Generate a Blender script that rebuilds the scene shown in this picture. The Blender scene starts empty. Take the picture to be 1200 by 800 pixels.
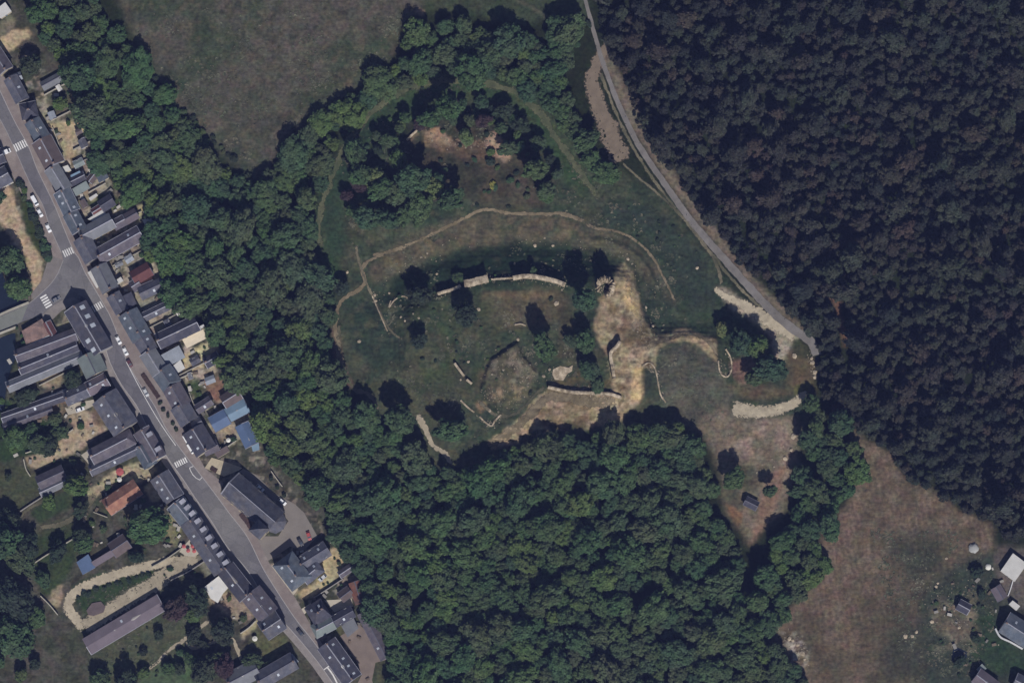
import bpy, bmesh, math, random
import numpy as np
from mathutils import Vector

random.seed(7)
RNG = np.random.default_rng(11)
SC = bpy.context.scene
COL = SC.collection
S = 0.4                                   # metres to one unit of the survey grid used below
def P(x, y): return ((x - 600.0) * S, (400.0 - y) * S)

# ------------------------------------------------------------------ camera, sky, sun, exposure
CAM_H, CAM_BACK, FRAME_W = 1700.0, 0.10, 1200 * S
cam = bpy.data.cameras.new('camera')
cam_o = bpy.data.objects.new('camera', cam); COL.objects.link(cam_o)
cam_o.location = (0.0, -CAM_BACK * CAM_H, CAM_H)
cam_o.rotation_euler = (0, 0, 0)
cam.sensor_width = 36.0
cam.lens = 36.0 * CAM_H / FRAME_W
cam.shift_y = CAM_BACK * CAM_H / FRAME_W
cam.clip_start, cam.clip_end = 10.0, 9000.0
SC.camera = cam_o

SUN_EL, SUN_AZ = math.radians(47), math.radians(166)     # south-south-east
world = bpy.data.worlds.new('World'); SC.world = world
world.use_nodes = True
wn = world.node_tree
sky = wn.nodes.new('ShaderNodeTexSky'); sky.sky_type = 'NISHITA'; sky.sun_disc = False
sky.sun_elevation, sky.sun_rotation = SUN_EL, SUN_AZ
bg = wn.nodes['Background']; bg.inputs['Strength'].default_value = 0.05
wn.links.new(sky.outputs[0], bg.inputs[0])
sun = bpy.data.lights.new('sun', 'SUN'); sun.energy = 4.0; sun.angle = math.radians(0.5); sun.color = (1.0, 0.965, 0.91)
sun_o = bpy.data.objects.new('sun', sun); COL.objects.link(sun_o)
to_sun = Vector((math.sin(SUN_AZ) * math.cos(SUN_EL), math.cos(SUN_AZ) * math.cos(SUN_EL), math.sin(SUN_EL)))
sun_o.rotation_euler = to_sun.to_track_quat('Z', 'Y').to_euler()
sun_o.location = to_sun * 400
SC.view_settings.view_transform = 'Standard'
SC.view_settings.look = 'None'
SC.view_settings.exposure = 0.17
SC.view_settings.gamma = 1.0
SC.view_settings.use_curve_mapping = False
SC.cycles.max_bounces = 4; SC.cycles.diffuse_bounces = 2; SC.cycles.glossy_bounces = 2
SC.cycles.volume_bounces = 0; SC.cycles.transparent_max_bounces = 4

# ------------------------------------------------------------------ small helpers
def lin(c):
    c = c / 255.0
    return c / 12.92 if c <= 0.04045 else ((c + 0.055) / 1.055) ** 2.4
K_LIT = 1.08
def A(r, g, b):
    """base colour of a surface that reads (r,g,b) in full sun"""
    return tuple(max(0.004, min(0.85, lin(v) / K_LIT - o)) for v, o in ((r, 0.006), (g, 0.007), (b, 0.015)))

def tag(o, label=None, cat=None, group=None, kind=None):
    if label: o['label'] = label
    if cat: o['category'] = cat
    if group: o['group'] = group
    if kind: o['kind'] = kind
    return o

def empty(name, x, y, z, rz=0.0, label=None, cat=None, group=None):
    o = bpy.data.objects.new(name, None); COL.objects.link(o)
    o.empty_display_size = 0.5
    o.location = (x, y, z); o.rotation_euler = (0, 0, rz)
    return tag(o, label, cat, group)

def link(name, me, parent=None, loc=None, rz=None):
    o = bpy.data.objects.new(name, me); COL.objects.link(o)
    if parent is not None: o.parent = parent
    if loc is not None: o.location = loc
    if rz is not None: o.rotation_euler = (0, 0, rz)
    return o

class MB:
    """collects polygons, then becomes one mesh"""
    def __init__(s): s.v, s.f, s.m = [], [], []
    def add(s, vs, fs, m=0):
        k = len(s.v); s.v += [tuple(v) for v in vs]
        for f in fs: s.f.append([i + k for i in f]); s.m.append(m)
    def box(s, x0, x1, y0, y1, z0, z1, m=0):
        s.add([(x0,y0,z0),(x1,y0,z0),(x1,y1,z0),(x0,y1,z0),(x0,y0,z1),(x1,y0,z1),(x1,y1,z1),(x0,y1,z1)],
              [(3,2,1,0),(4,5,6,7),(0,1,5,4),(1,2,6,5),(2,3,7,6),(3,0,4,7)], m)
    def prism(s, pts, z0, z1, m=0):
        n = len(pts)
        a = sum(pts[i][0]*pts[(i+1)%n][1]-pts[(i+1)%n][0]*pts[i][1] for i in range(n))
        if a < 0: pts = pts[::-1]
        s.add([(x,y,z0) for x,y in pts] + [(x,y,z1) for x,y in pts],
              [tuple(range(n))[::-1], tuple(range(n, 2*n))] + [(i,(i+1)%n,(i+1)%n+n,i+n) for i in range(n)], m)
    def profile(s, prof, x0, x1, m=0):
        """closed (y,z) outline pushed along x"""
        n = len(prof)
        s.add([(x0,y,z) for y,z in prof] + [(x1,y,z) for y,z in prof],
              [tuple(range(n))[::-1], tuple(range(n, 2*n))] + [(i,(i+1)%n,(i+1)%n+n,i+n) for i in range(n)], m)
    def tube(s, p0, p1, r0, r1, n=7, m=0):
        p0, p1 = Vector(p0), Vector(p1); d = (p1 - p0).normalized()
        a = d.orthogonal().normalized(); b = d.cross(a)
        vs = []
        for p, r in ((p0, r0), (p1, r1)):
            for i in range(n):
                t = 2*math.pi*i/n; vs.append(p + a*(r*math.cos(t)) + b*(r*math.sin(t)))
        s.add(vs, [(i,(i+1)%n,(i+1)%n+n,i+n) for i in range(n)] + [tuple(range(n))[::-1], tuple(range(n,2*n))], m)
    def mesh(s, name, mats):
        me = bpy.data.meshes.new(name); me.from_pydata(s.v, [], s.f)
        for mt in mats: me.materials.append(mt)
        if len(mats) > 1: me.polygons.foreach_set('material_index', s.m)
        bm = bmesh.new(); bm.from_mesh(me); bmesh.ops.recalc_face_normals(bm, faces=bm.faces); bm.to_mesh(me); bm.free()
        return me
    def build(s, name, mats, parent=None, loc=None):
        if not isinstance(mats, (list, tuple)): mats = [mats]
        return link(name, s.mesh(name, mats), parent, loc)

MATS = {}
def mat(name, col, var=0.18, scale=0.5, rough=0.9, obj=0.12, fine=3.0, spec=0.2, col2=None, mix2=0.0, scale2=0.08, bump=0.0):
    """procedural surface: base colour with broad stains, fine grain and a small shift from object to object"""
    if name in MATS: return MATS[name]
    m = bpy.data.materials.new(name); m.use_nodes = True
    nt = m.node_tree; N = nt.nodes; L = nt.links
    pb = N['Principled BSDF']; pb.inputs['Roughness'].default_value = rough
    pb.inputs['Specular IOR Level'].default_value = spec
    tc = N.new('ShaderNodeTexCoord')
    def noise(sc, det):
        t = N.new('ShaderNodeTexNoise'); t.inputs['Scale'].default_value = sc; t.inputs['Detail'].default_value = det
        L.new(tc.outputs['Object'], t.inputs['Vector']); return t
    def ramp(src, lo, hi, a=0.3, b=0.7):
        r = N.new('ShaderNodeMapRange'); r.inputs[1].default_value = a; r.inputs[2].default_value = b
        r.inputs[3].default_value = lo; r.inputs[4].default_value = hi; L.new(src, r.inputs[0]); return r.outputs[0]
    def mul(a, b):
        t = N.new('ShaderNodeMath'); t.operation = 'MULTIPLY'; L.new(a, t.inputs[0]); L.new(b, t.inputs[1]); return t.outputs[0]
    n1, n2 = noise(scale, 4), noise(fine, 2)
    oi = N.new('ShaderNodeObjectInfo')
    f = mul(mul(ramp(n1.outputs[0], 1-var, 1+var), ramp(n2.outputs[0], 1-var*0.8, 1+var*0.8)), ramp(oi.outputs['Random'], 1-obj, 1+obj, 0, 1))
    base = N.new('ShaderNodeRGB'); base.outputs[0].default_value = (*col, 1); src = base.outputs[0]
    if col2:
        mx = N.new('ShaderNodeMix'); mx.data_type = 'RGBA'
        n3 = noise(scale2, 3)
        L.new(ramp(n3.outputs[0], 0, mix2, 0.42, 0.62), mx.inputs[0]); L.new(src, mx.inputs[6]); mx.inputs[7].default_value = (*col2, 1); src = mx.outputs[2]
    vm = N.new('ShaderNodeVectorMath'); vm.operation = 'SCALE'; L.new(src, vm.inputs[0]); L.new(f, vm.inputs['Scale'])
    L.new(vm.outputs[0], pb.inputs['Base Color'])
    if bump:
        b = N.new('ShaderNodeBump'); b.inputs['Strength'].default_value = bump; b.inputs['Distance'].default_value = 0.3
        L.new(n2.outputs[0], b.inputs['Height']); L.new(b.outputs[0], pb.inputs['Normal'])
    MATS[name] = m
    return m

# roofs, walls, paving
ROOF = {
 'slate': mat('slate_roof', A(86,88,102), .24, .45, col2=A(104,100,104), mix2=.5, scale2=.25), 'dark': mat('dark_slate_roof', A(70,71,86), .22, .45, col2=A(88,84,90), mix2=.4, scale2=.25),
 'blue': mat('blue_slate_roof', A(88,96,110), .22, .45, col2=A(104,104,108), mix2=.4, scale2=.25), 'purple': mat('purple_slate_roof', A(90,86,98), .22, .45, col2=A(108,102,104), mix2=.4, scale2=.25),
 'grey': mat('grey_sheet_roof', A(112,114,122), .14, .3), 'zinc': mat('zinc_roof', A(140,146,158), .14, .3, rough=.6),
 'white': mat('white_membrane_roof', A(200,198,196), .08, .3), 'red': mat('dark_red_roof', A(104,72,76), .14, .4),
 'tile': mat('orange_tile_roof', A(150,112,98), .16, .5, col2=A(128,90,84), mix2=.8, scale2=.3), 'rust': mat('rust_roof', A(120,82,74), .2, .3, col2=A(95,84,84), mix2=.8, scale2=.2),
 'pink': mat('pinkish_terrace_roof', A(140,116,112), .25, .5, col2=A(110,96,96), mix2=.9, scale2=.3),
 'brown': mat('brown_roof', A(98,88,92), .14, .3), 'sky': mat('blue_steel_roof', A(86,103,134), .1, .25, rough=.6), 'palesky': mat('pale_blue_roof', A(116,138,160), .1, .25, rough=.6),
 'mauve': mat('mauve_fibre_roof', A(106,98,108), .13, .2), 'green': mat('grey_green_roof', A(118,126,128), .13, .3)}
M_RIDGE = mat('pale_ridge_mortar', A(150,150,162), .15); M_RIDGE_D = mat('grey_ridge_tile', A(98,98,112), .1)
M_WALL = [mat('cream_render', A(188,178,162), .1), mat('white_render', A(205,200,192), .08), mat('stone_wall', A(160,150,134), .18), mat('grey_render', A(150,146,144), .1)]
M_BRICK = mat('brick_chimney', A(128,112,108), .2); M_POT = mat('chimney_pot', A(150,128,118), .1)
M_GLASS = mat('window_glass', (0.03,0.04,0.06), .05, rough=.15, spec=.5); M_FRAME = mat('white_frame', (.7,.7,.68), .05); M_DOOR = mat('door_paint', (.12,.15,.2), .1, obj=.5)
M_SKYL = mat('skylight_glass', A(185,190,200), .05, rough=.2, spec=.5)
M_STONE = mat('pale_ruin_stone', A(176,162,144), .3, .6, fine=2.5, col2=A(120,108,92), mix2=.8, scale2=.35)
M_PARA = mat('parapet_stone', A(165,160,150), .15)
M_WHITE = mat('white_paint', A(200,200,204), .06); M_METAL = mat('grey_metal', (.25,.25,.27), .08, rough=.5)
M_BARK = mat('bark', (.07,.055,.04), .2)

# ------------------------------------------------------------------ relief of the ground
GX0, GX1, GY0, GY1 = -120, 1320, -120, 920            # survey grid limits
W1, H1 = GX1 - GX0, GY1 - GY0
def vnoise(scale, seed, octaves=3):
    """value noise over the survey grid, -1..1"""
    out = np.zeros((H1, W1), np.float32); amp, tot = 1.0, 0.0
    r = np.random.default_rng(seed)
    for o in range(octaves):
        s = scale / 2**o; nh, nw = int(H1/s)+4, int(W1/s)+4
        g = r.random((nh, nw)).astype(np.float32)
        yy = np.arange(H1)/s; xx = np.arange(W1)/s
        yi, xi = yy.astype(int), xx.astype(int); fy, fx = yy-yi, xx-xi
        fy = (fy*fy*(3-2*fy))[:,None]; fx = (fx*fx*(3-2*fx))[None,:]
        a = g[yi][:,xi]; b = g[yi][:,xi+1]; c = g[yi+1][:,xi]; d = g[yi+1][:,xi+1]
        out += amp*((a*(1-fx)+b*fx)*(1-fy)+(c*(1-fx)+d*fx)*fy); tot += amp; amp *= 0.5
    return out/tot*2-1
def blur(a, r):
    if r < 1: return a
    r = int(r)
    for _ in range(2):
        for ax in (0, 1):
            p = np.pad(a, [(r+1, r) if i == ax else (0, 0) for i in range(2)], mode='edge')
            c = np.cumsum(p, axis=ax, dtype=np.float64); n = a.shape[ax]
            hi = np.take(c, np.arange(2*r+1, 2*r+1+n), axis=ax); lo = np.take(c, np.arange(0, n), axis=ax)
            a = ((hi-lo)/(2*r+1)).astype(np.float32)
    return a
NA, NB = vnoise(14, 1)+.45*vnoise(4, 8, 2), vnoise(14, 2)+.45*vnoise(4, 9, 2)
def mask(poly, feather=2, warp=2.0):
    """soft mask of a polygon; its outline wanders by warp"""
    xs = [p[0] for p in poly]; ys = [p[1] for p in poly]
    out = np.zeros((H1, W1), np.float32); m = int(warp+2)
    x0, x1 = max(0, int(min(xs))-GX0-m), min(W1, int(max(xs))-GX0+m+1); y0, y1 = max(0, int(min(ys))-GY0-m), min(H1, int(max(ys))-GY0+m+1)
    if x1 <= x0 or y1 <= y0: return out
    X, Y = np.meshgrid(np.arange(x0, x1)+GX0, np.arange(y0, y1)+GY0)
    X = X + warp*1.6*NA[y0:y1, x0:x1]; Y = Y + warp*1.6*NB[y0:y1, x0:x1]
    ins = np.zeros(X.shape, bool); n = len(poly)
    for i in range(n):
        xa, ya = poly[i]; xb, yb = poly[(i+1) % n]
        if ya == yb: continue
        c = ((ya > Y) != (yb > Y)) & (X < (xb-xa)*(Y-ya)/(yb-ya)+xa); ins ^= c
    out[y0:y1, x0:x1] = ins
    return blur(out, feather)
def line_mask(pts, w, feather=2):
    """soft mask of a band along a line"""
    return mask(band(pts, w), feather, 1.0)
def smooth(pts, step=2.5, closed=False):
    """Catmull-Rom through the points"""
    out = []; n = len(pts)
    for i in range(n if closed else n-1):
        g = (lambda k: pts[k % n]) if closed else (lambda k: pts[max(0, min(n-1, k))])
        p0, p1, p2, p3 = g(i-1), g(i), g(i+1), g(i+2)
        k = max(1, int(math.hypot(p2[0]-p1[0], p2[1]-p1[1])/step))
        for j in range(k):
            t = j/k
            out.append(tuple(0.5*((2*p1[a])+(-p0[a]+p2[a])*t+(2*p0[a]-5*p1[a]+4*p2[a]-p3[a])*t*t+(-p0[a]+3*p1[a]-3*p2[a]+p3[a])*t**3) for a in range(2)))
    if not closed: out.append(tuple(pts[-1][:2]))
    return out
def normals(pts):
    out = []
    for i in range(len(pts)):
        a, b = pts[max(0, i-1)], pts[min(len(pts)-1, i+1)]
        dx, dy = b[0]-a[0], b[1]-a[1]; l = math.hypot(dx, dy) or 1
        out.append((-dy/l, dx/l))
    return out
def band(pts, w):
    nn = normals(pts)
    return [(p[0]+n[0]*w/2, p[1]+n[1]*w/2) for p, n in zip(pts, nn)] + [(p[0]-n[0]*w/2, p[1]-n[1]*w/2) for p, n in list(zip(pts, nn))[::-1]]

FOOT = []                                  # building footprints, so that bushes keep clear of them
RELIEF = np.zeros((H1, W1), np.float32)
PLATEAU = [(500,345),(560,325),(640,318),(690,325),(728,312),(750,345),(755,385),(850,395),(860,450),(780,470),(730,470),(650,490),(590,515),(540,510),(470,440),(470,370)]
RELIEF += 5.2*mask(PLATEAU, 8, 2)
MOTTE = [(430,160),(520,130),(600,145),(640,200),(650,240),(560,240),(480,275),(430,280),(410,220)]
RELIEF += 3.5*mask(MOTTE, 12, 2)
BANK = smooth([(690,282),(720,286),(745,300),(764,325),(778,350),(790,362)])
RELIEF += 1.3*line_mask(BANK, 5, 2)
DITCH = smooth([(425,360),(470,322),(530,295),(600,285),(680,290),(735,312),(765,360),(775,400)])
RELIEF -= 2.8*line_mask(DITCH, 24, 7)
RELIEF += 2.4*mask([(570,440),(574,424),(590,413),(605,403),(615,420),(627,437),(618,465),(590,478),(562,460)], 1, 1.5)*np.clip((486-(np.arange(H1)+GY0)[:,None])/45, 0, 1)
ROUGH = mask([(400,100),(700,120),(900,350),(940,500),(880,620),(700,500),(560,530),(400,400)], 12, 4)
RELIEF += (0.34*vnoise(9, 5, 3)+.16*vnoise(3.5, 6, 2))*ROUGH
EARTH = [(722,315),(735,312),(750,350),(755,390),(840,398),(842,418),(772,412),(756,436),(752,470),(690,502),(574,530),(645,452),(716,460),(697,372)]
RELIEF += (.35*vnoise(6, 13, 2)+.22*np.minimum(0, vnoise(4, 14, 2)))*mask(EARTH, 3, 2)
RELIEF += .12*vnoise(5, 15, 2)*mask([(1000,500),(1160,620),(1200,640),(1200,800),(905,800),(905,740)], 5, 2)
RIVER_N = [(-119,300),(-4,296),(6,330),(16,350),(34,354),(20,362),(-119,420)]
RIVER_S = [(-119,412),(-10,399),(18,389),(18,418),(8,446),(4,480),(-119,500)]
RELIEF -= 2.0*np.maximum(mask(RIVER_N, 1, .5), mask(RIVER_S, 1, .5))
def hgt(x, y):
    i = min(max(x-GX0, 0), W1-2); j = min(max(y-GY0, 0), H1-2)
    a, b = int(i), int(j); fx, fy = i-a, j-b
    R = RELIEF
    return float((R[b,a]*(1-fx)+R[b,a+1]*fx)*(1-fy)+(R[b+1,a]*(1-fx)+R[b+1,a+1]*fx)*fy)
def P3(x, y, dz=0.0):
    X, Y = P(x, y); return (X, Y, hgt(x, y)+dz)
# ------------------------------------------------------------------ the ground sheet, its soils and grasses
GC = np.zeros((H1, W1, 3), np.float32); GC[:] = A(42,48,44)
def paint(col, poly, feather=2, warp=2.0, k=1.0, holes=None):
    m = mask(poly, feather, warp)*k
    GC[:] = GC*(1-m[...,None]) + np.array(col, np.float32)*m[...,None]
def paintline(col, pts, w, feather=2, k=1.0):
    m = line_mask(smooth(pts), w, feather)*k
    GC[:] = GC*(1-m[...,None]) + np.array(col, np.float32)*m[...,None]
def mottle(col, poly, scale, seed, k=0.6, feather=6, lo=-.1, hi=.35):
    n = np.clip((vnoise(scale, seed, 3)-lo)/(hi-lo), 0, 1)
    m = mask(poly, feather, 3)*n*k
    GC[:] = GC*(1-m[...,None]) + np.array(col, np.float32)*m[...,None]

NWF = [(60,-119),(120,-40),(150,30),(178,80),(215,135),(255,175),(297,214),(314,200),(330,165),(380,125),(430,95),(462,60),(472,22),(500,10),(505,-119)]
paint(A(84,81,76), NWF, 3, 3)
mottle(A(64,73,62), NWF, 60, 21, .85, 8)
mottle(A(94,88,78), NWF, 8, 121, .5, 5, .1, .4)
mottle(A(60,64,56), NWF, 7, 122, .5, 5, .1, .4)
mottle(A(92,80,72), [(330,60),(470,20),(470,70),(400,110),(350,120)], 40, 22, .5, 10)
mottle(A(58,68,60), [(160,60),(230,90),(280,160),(300,215),(250,175),(200,110)], 30, 23, .9, 8, -.5, .1)
NM = [(500,-119),(500,14),(560,18),(610,35),(640,20),(690,22),(692,-119)]
paint(A(62,70,60), NM, 3, 2)
mottle(A(84,82,66), NM, 30, 24, .6)
paintline(A(92,90,78), [(560,-20),(605,0),(650,25)], 3, 1, .7)
paint(A(128,112,98), [(484,14),(492,10),(498,14),(494,20)], 1, 1)

CASTLE = [(375,240),(392,190),(420,140),(450,118),(500,92),(560,90),(620,110),(680,165),(720,200),(780,235),(830,300),(850,330),(900,400),(940,420),(955,470),(930,560),(905,620),(870,600),(850,530),(800,500),(700,505),(600,530),(540,565),(480,520),(440,480),(400,430),(385,380),(395,330)]
paint(A(58,68,60), CASTLE, 4, 3)
mottle(A(78,80,68), CASTLE, 45, 31, .75)
mottle(A(48,60,52), CASTLE, 25, 32, .55)
mottle(A(92,90,78), CASTLE, 7, 132, .32, 4, .1, .4)
mottle(A(46,54,50), CASTLE, 6, 133, .32, 4, .1, .4)
RING = smooth([(386,330),(385,300),(383,262),(392,226),(409,188),(430,152),(455,128),(485,112),(510,104),(545,103),(580,108),(608,122),(630,142),(648,165),(668,195),(690,225)], 6)
RING_BAND = band(RING, 26)
paint(A(58,74,58), RING_BAND, 4, 2)
mottle(A(80,84,66), RING_BAND, 10, 141, .5, 3, .1, .4)
paint(A(54,68,58), [(375,250),(392,190),(430,140),(470,115),(440,160),(415,200),(400,250),(405,300),(390,300)], 4, 2)
# the wooded mound
paint(A(72,68,62), [(470,165),(540,140),(610,160),(650,215),(640,245),(560,238),(520,215),(480,200)], 6, 4)
mottle(A(52,56,54), [(470,150),(540,130),(620,160),(650,230),(560,240),(480,200)], 18, 33, .7)
paint(A(128,112,96), [(476,166),(495,148),(503,142),(500,150),(484,165)], 1, 1, .8)
paint(A(128,110,94), [(494,158),(515,153),(532,166),(552,172),(566,168),(574,158),(586,156),(598,184),(592,190),(572,184),(548,182),(520,176),(498,170)], 1, 3, .9)
mottle(A(160,138,116), [(494,156),(532,164),(566,168),(584,156),(598,186),(560,186),(505,172)], 5, 140, .8, 1, 0, .3)
paint(A(146,124,106), [(497,155),(515,153),(530,166),(527,172),(512,170)], 1, 2)
paint(A(90,78,70), [(505,170),(560,168),(590,190),(580,198),(545,185),(515,178)], 3, 2)
paint(A(156,128,112), [(566,168),(574,158),(584,156),(590,172),(596,184),(590,188),(576,182)], 1, 2)
paint(A(84,78,72), [(590,212),(615,210),(628,228),(605,225)], 3, 2, .8)
# terrace and bank along the upper path
paint(A(82,79,70), [(432,318),(450,296),(500,266),(560,250),(640,253),(688,262),(740,282),(770,312),(792,358),(776,352),(750,318),(720,294),(690,288),(610,282),(550,288),(500,302),(455,328),(440,330)], 3, 3)
mottle(A(62,66,60), [(440,330),(500,270),(600,250),(700,262),(780,340),(700,292),(600,284),(500,304)], 12, 34, .7, 3)
mottle(A(108,96,80), [(430,322),(470,290),(560,255),(660,256),(720,280),(700,286),(600,276),(500,296)], 9, 39, .5, 3)
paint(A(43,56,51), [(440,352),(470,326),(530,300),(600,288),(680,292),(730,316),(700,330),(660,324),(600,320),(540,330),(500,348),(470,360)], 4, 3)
paint(A(54,65,59), [(752,340),(768,330),(790,365),(800,385),(768,396),(752,372)], 4, 2)
paint(A(55,64,60), [(690,240),(760,240),(830,300),(840,350),(810,370),(790,330),(750,275)], 5, 3)
paint(A(52,63,58), [(410,345),(440,350),(460,380),(470,420),(440,440),(415,410),(402,370)], 5, 3, .9)
mottle(A(84,82,72), [(440,352),(530,300),(680,292),(760,330),(800,385),(750,400),(700,330),(600,322),(480,352)], 9, 134, .3, 3, .1, .4)
mottle(A(82,82,68), [(410,345),(470,340),(560,350),(600,400),(560,480),(540,560),(470,520),(410,420)], 10, 135, .6, 5, 0, .4)
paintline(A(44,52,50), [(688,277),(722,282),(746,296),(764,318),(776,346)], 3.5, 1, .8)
# inner ward
paint(A(84,80,69), [(562,345),(600,342),(652,340),(668,352),(668,372),(640,384),(590,388),(570,380)], 3, 3)
paint(A(104,92,76), [(566,344),(600,342),(650,346),(640,354),(590,352)], 2, 2)
paint(A(72,70,62), [(655,360),(672,362),(672,420),(656,420)], 2, 2)
mottle(A(64,74,58), [(480,360),(560,350),(600,400),(570,470),(500,460)], 20, 35, .8)
paint(A(80,78,68), [(560,440),(590,410),(604,404),(626,436),(620,465),(592,480),(570,470)], 2, 3)
mottle(A(140,124,100), [(580,455),(620,445),(615,470),(590,480),(575,470)], 8, 36, .8, 3)
mottle(A(120,112,98), [(572,425),(606,404),(628,440),(600,460)], 7, 37, .7, 3)
paint(A(124,108,88), [(556,472),(568,470),(572,478),(562,484)], 1, 2)
# worked ground by the gate tower
paint(A(148,133,112), [(722,315),(731,308),(742,320),(750,350),(753,378),(768,394),(800,386),(838,400),(842,416),(812,402),(785,402),(772,412),(768,432),(756,436),(752,468),(722,498),(690,500),(660,492),(628,502),(598,522),(574,528),(572,516),(600,500),(625,470),(645,452),(690,462),(716,460),(716,425),(702,402),(697,372),(700,352),(712,345)], 1, 3)
paint(A(98,84,72), [(712,350),(730,360),(745,390),(760,395),(752,410),(730,405),(712,385)], 2, 4, .75)
paint(A(96,86,74), [(650,468),(700,474),(690,494),(640,496)], 3, 4, .5)
mottle(A(168,152,128), EARTH, 6, 138, .5, 2, .1, .35)
mottle(A(96,84,70), EARTH, 5, 139, .7, 2, .12, .35)
mottle(A(96,84,68), [(640,455),(760,380),(760,470),(700,505),(640,500),(580,525)], 14, 38, .75, 3)
paint(A(182,158,122), [(730,325),(742,335),(748,365),(744,378),(734,360),(728,340)], 2, 2)
paint(A(150,132,110), [(700,372),(712,370),(716,385),(705,395),(698,385)], 2, 2)
paint(A(184,160,122), [(741,432),(752,430),(752,468),(740,470)], 1, 1.5)
paint(A(168,148,120), [(780,398),(795,390),(815,393),(832,405),(840,425),(832,420),(815,405),(795,400)], 1, 1.5)
paint(A(56,62,58), [(753,432),(766,432),(768,468),(753,470)], 2, 1)
paint(A(78,78,72), [(776,414),(800,403),(830,414),(845,436),(852,450),(862,462),(858,492),(830,505),(796,500),(776,470),(770,440)], 3, 2)
# sloping dirt between the woods
paint(A(110,101,90), [(815,500),(850,470),(862,488),(905,492),(932,484),(938,505),(932,560),(915,600),(888,626),(878,640),(862,612),(850,600),(846,560),(836,530)], 4, 3)
mottle(A(142,126,114), [(845,500),(925,490),(930,560),(900,600),(860,540)], 16, 41, .75, 6)
mottle(A(66,68,60), [(850,540),(890,545),(885,590),(850,600)], 18, 42, .8, 5, -.6, .2)
paint(A(126,104,92), [(900,560),(925,540),(905,605),(885,628),(878,640),(884,612)], 2, 2)
paint(A(118,94,76), [(850,590),(862,592),(872,606),(868,616),(858,606)], 1, 2)
paint(A(108,88,82), [(856,422),(880,420),(890,430),(888,446),(880,452),(864,450),(858,440)], 2, 2)
paint(A(90,82,70), [(850,452),(885,450),(930,455),(935,462),(905,468),(870,466)], 3, 2)
paint(A(90,80,68), [(920,405),(955,420),(955,460),(925,458)], 4, 2)
paint(A(82,84,58), [(930,450),(950,448),(950,468),(936,468)], 2, 2)
paint(A(148,138,124), [(838,336),(850,338),(878,360),(902,374),(912,376),(942,392),(930,402),(922,412),(916,424),(910,418),(905,395),(880,376),(858,362)], 2, 2)
paint(A(66,66,56), [(924,400),(938,398),(952,410),(954,420),(930,418)], 2, 1)
paint(A(108,84,74), [(966,330),(974,332),(984,350),(988,372),(996,400),(990,408),(984,385),(978,360)], 2, 1.5)
paint(A(112,102,92), [(700,60),(712,60),(760,150),(800,215),(850,280),(880,320),(920,360),(950,392),(940,392),(890,345),(840,290),(790,225),(740,150)], 3, 2)
paintline(A(114,92,86), [(392,385),(394,400),(396,416),(402,436),(412,452)], 7, 2, .9)
paint(A(150,140,126), [(905,385),(925,390),(928,404),(918,424),(910,420),(906,400)], 2, 2)
# eastern field
EF = [(994,496),(1004,512),(1014,515),(1045,532),(1060,560),(1095,575),(1125,598),(1162,615),(1165,640),(1150,680),(1110,700),(1090,740),(1100,919),(900,919),(905,740),(940,700),(962,680),(966,630),(1002,580),(1000,530)]
paint(A(102,90,81), EF, 3, 3)
mottle(A(118,106,94), EF, 8, 151, .5, 4, .1, .4)
mottle(A(78,72,62), EF, 7, 152, .5, 4, .1, .4)
mottle(A(80,74,66), EF, 50, 51, .8)
mottle(A(64,66,62), [(1030,620),(1110,630),(1130,700),(1090,800),(1010,800),(1060,700)], 30, 52, .95, 14, -.6, .1)
paint(A(112,97,89), [(965,622),(990,600),(1005,560),(1010,600),(985,660),(960,690),(915,745),(905,742),(940,700),(962,680)], 4, 3, .7)
GARD = [(1085,690),(1120,660),(1165,640),(1319,640),(1319,919),(1090,919),(1080,760)]
paint(A(60,66,62), GARD, 5, 3)
paint(A(52,66,56), [(1140,720),(1165,715),(1170,745),(1230,780),(1230,790),(1150,790),(1135,750)], 3, 2)
paint(A(104,94,84), [(1100,700),(1130,715),(1150,735),(1130,755),(1108,750),(1095,730)], 3, 4, .7)
mottle(A(120,112,98), [(1090,690),(1150,700),(1140,770),(1095,760)], 10, 53, .7, 4, .1, .4)
paint(A(92,86,84), [(1165,640),(1230,640),(1230,720),(1165,700),(1168,680)], 3, 2)
mottle(A(172,168,160), [(918,740),(935,742),(948,770),(940,782),(922,765)], 7, 54, .9, 3, -.1, .3)
# faint lines left by the mower in both fields
def mown(poly, ang, period, amp, seed):
    X, Y = np.meshgrid(np.arange(W1)+GX0, np.arange(H1)+GY0)
    u = X*math.cos(ang)+Y*math.sin(ang)+6*vnoise(60, seed, 2)
    w = np.sin(u*2*math.pi/period)*np.clip(.6+.9*vnoise(30, seed+1, 2), 0, 1.2)+.8*np.sin(u*2*math.pi/period*2.7+1)*np.clip(vnoise(20, seed+2, 2), 0, 1)
    GC[:] = GC*(1+amp*w*mask(poly, 4, 2))[..., None]
mown(EF, math.radians(-12), 7, .10, 160); mown(NWF, math.radians(32), 8, .07, 170); mown(NM, math.radians(60), 7, .06, 180)
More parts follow.
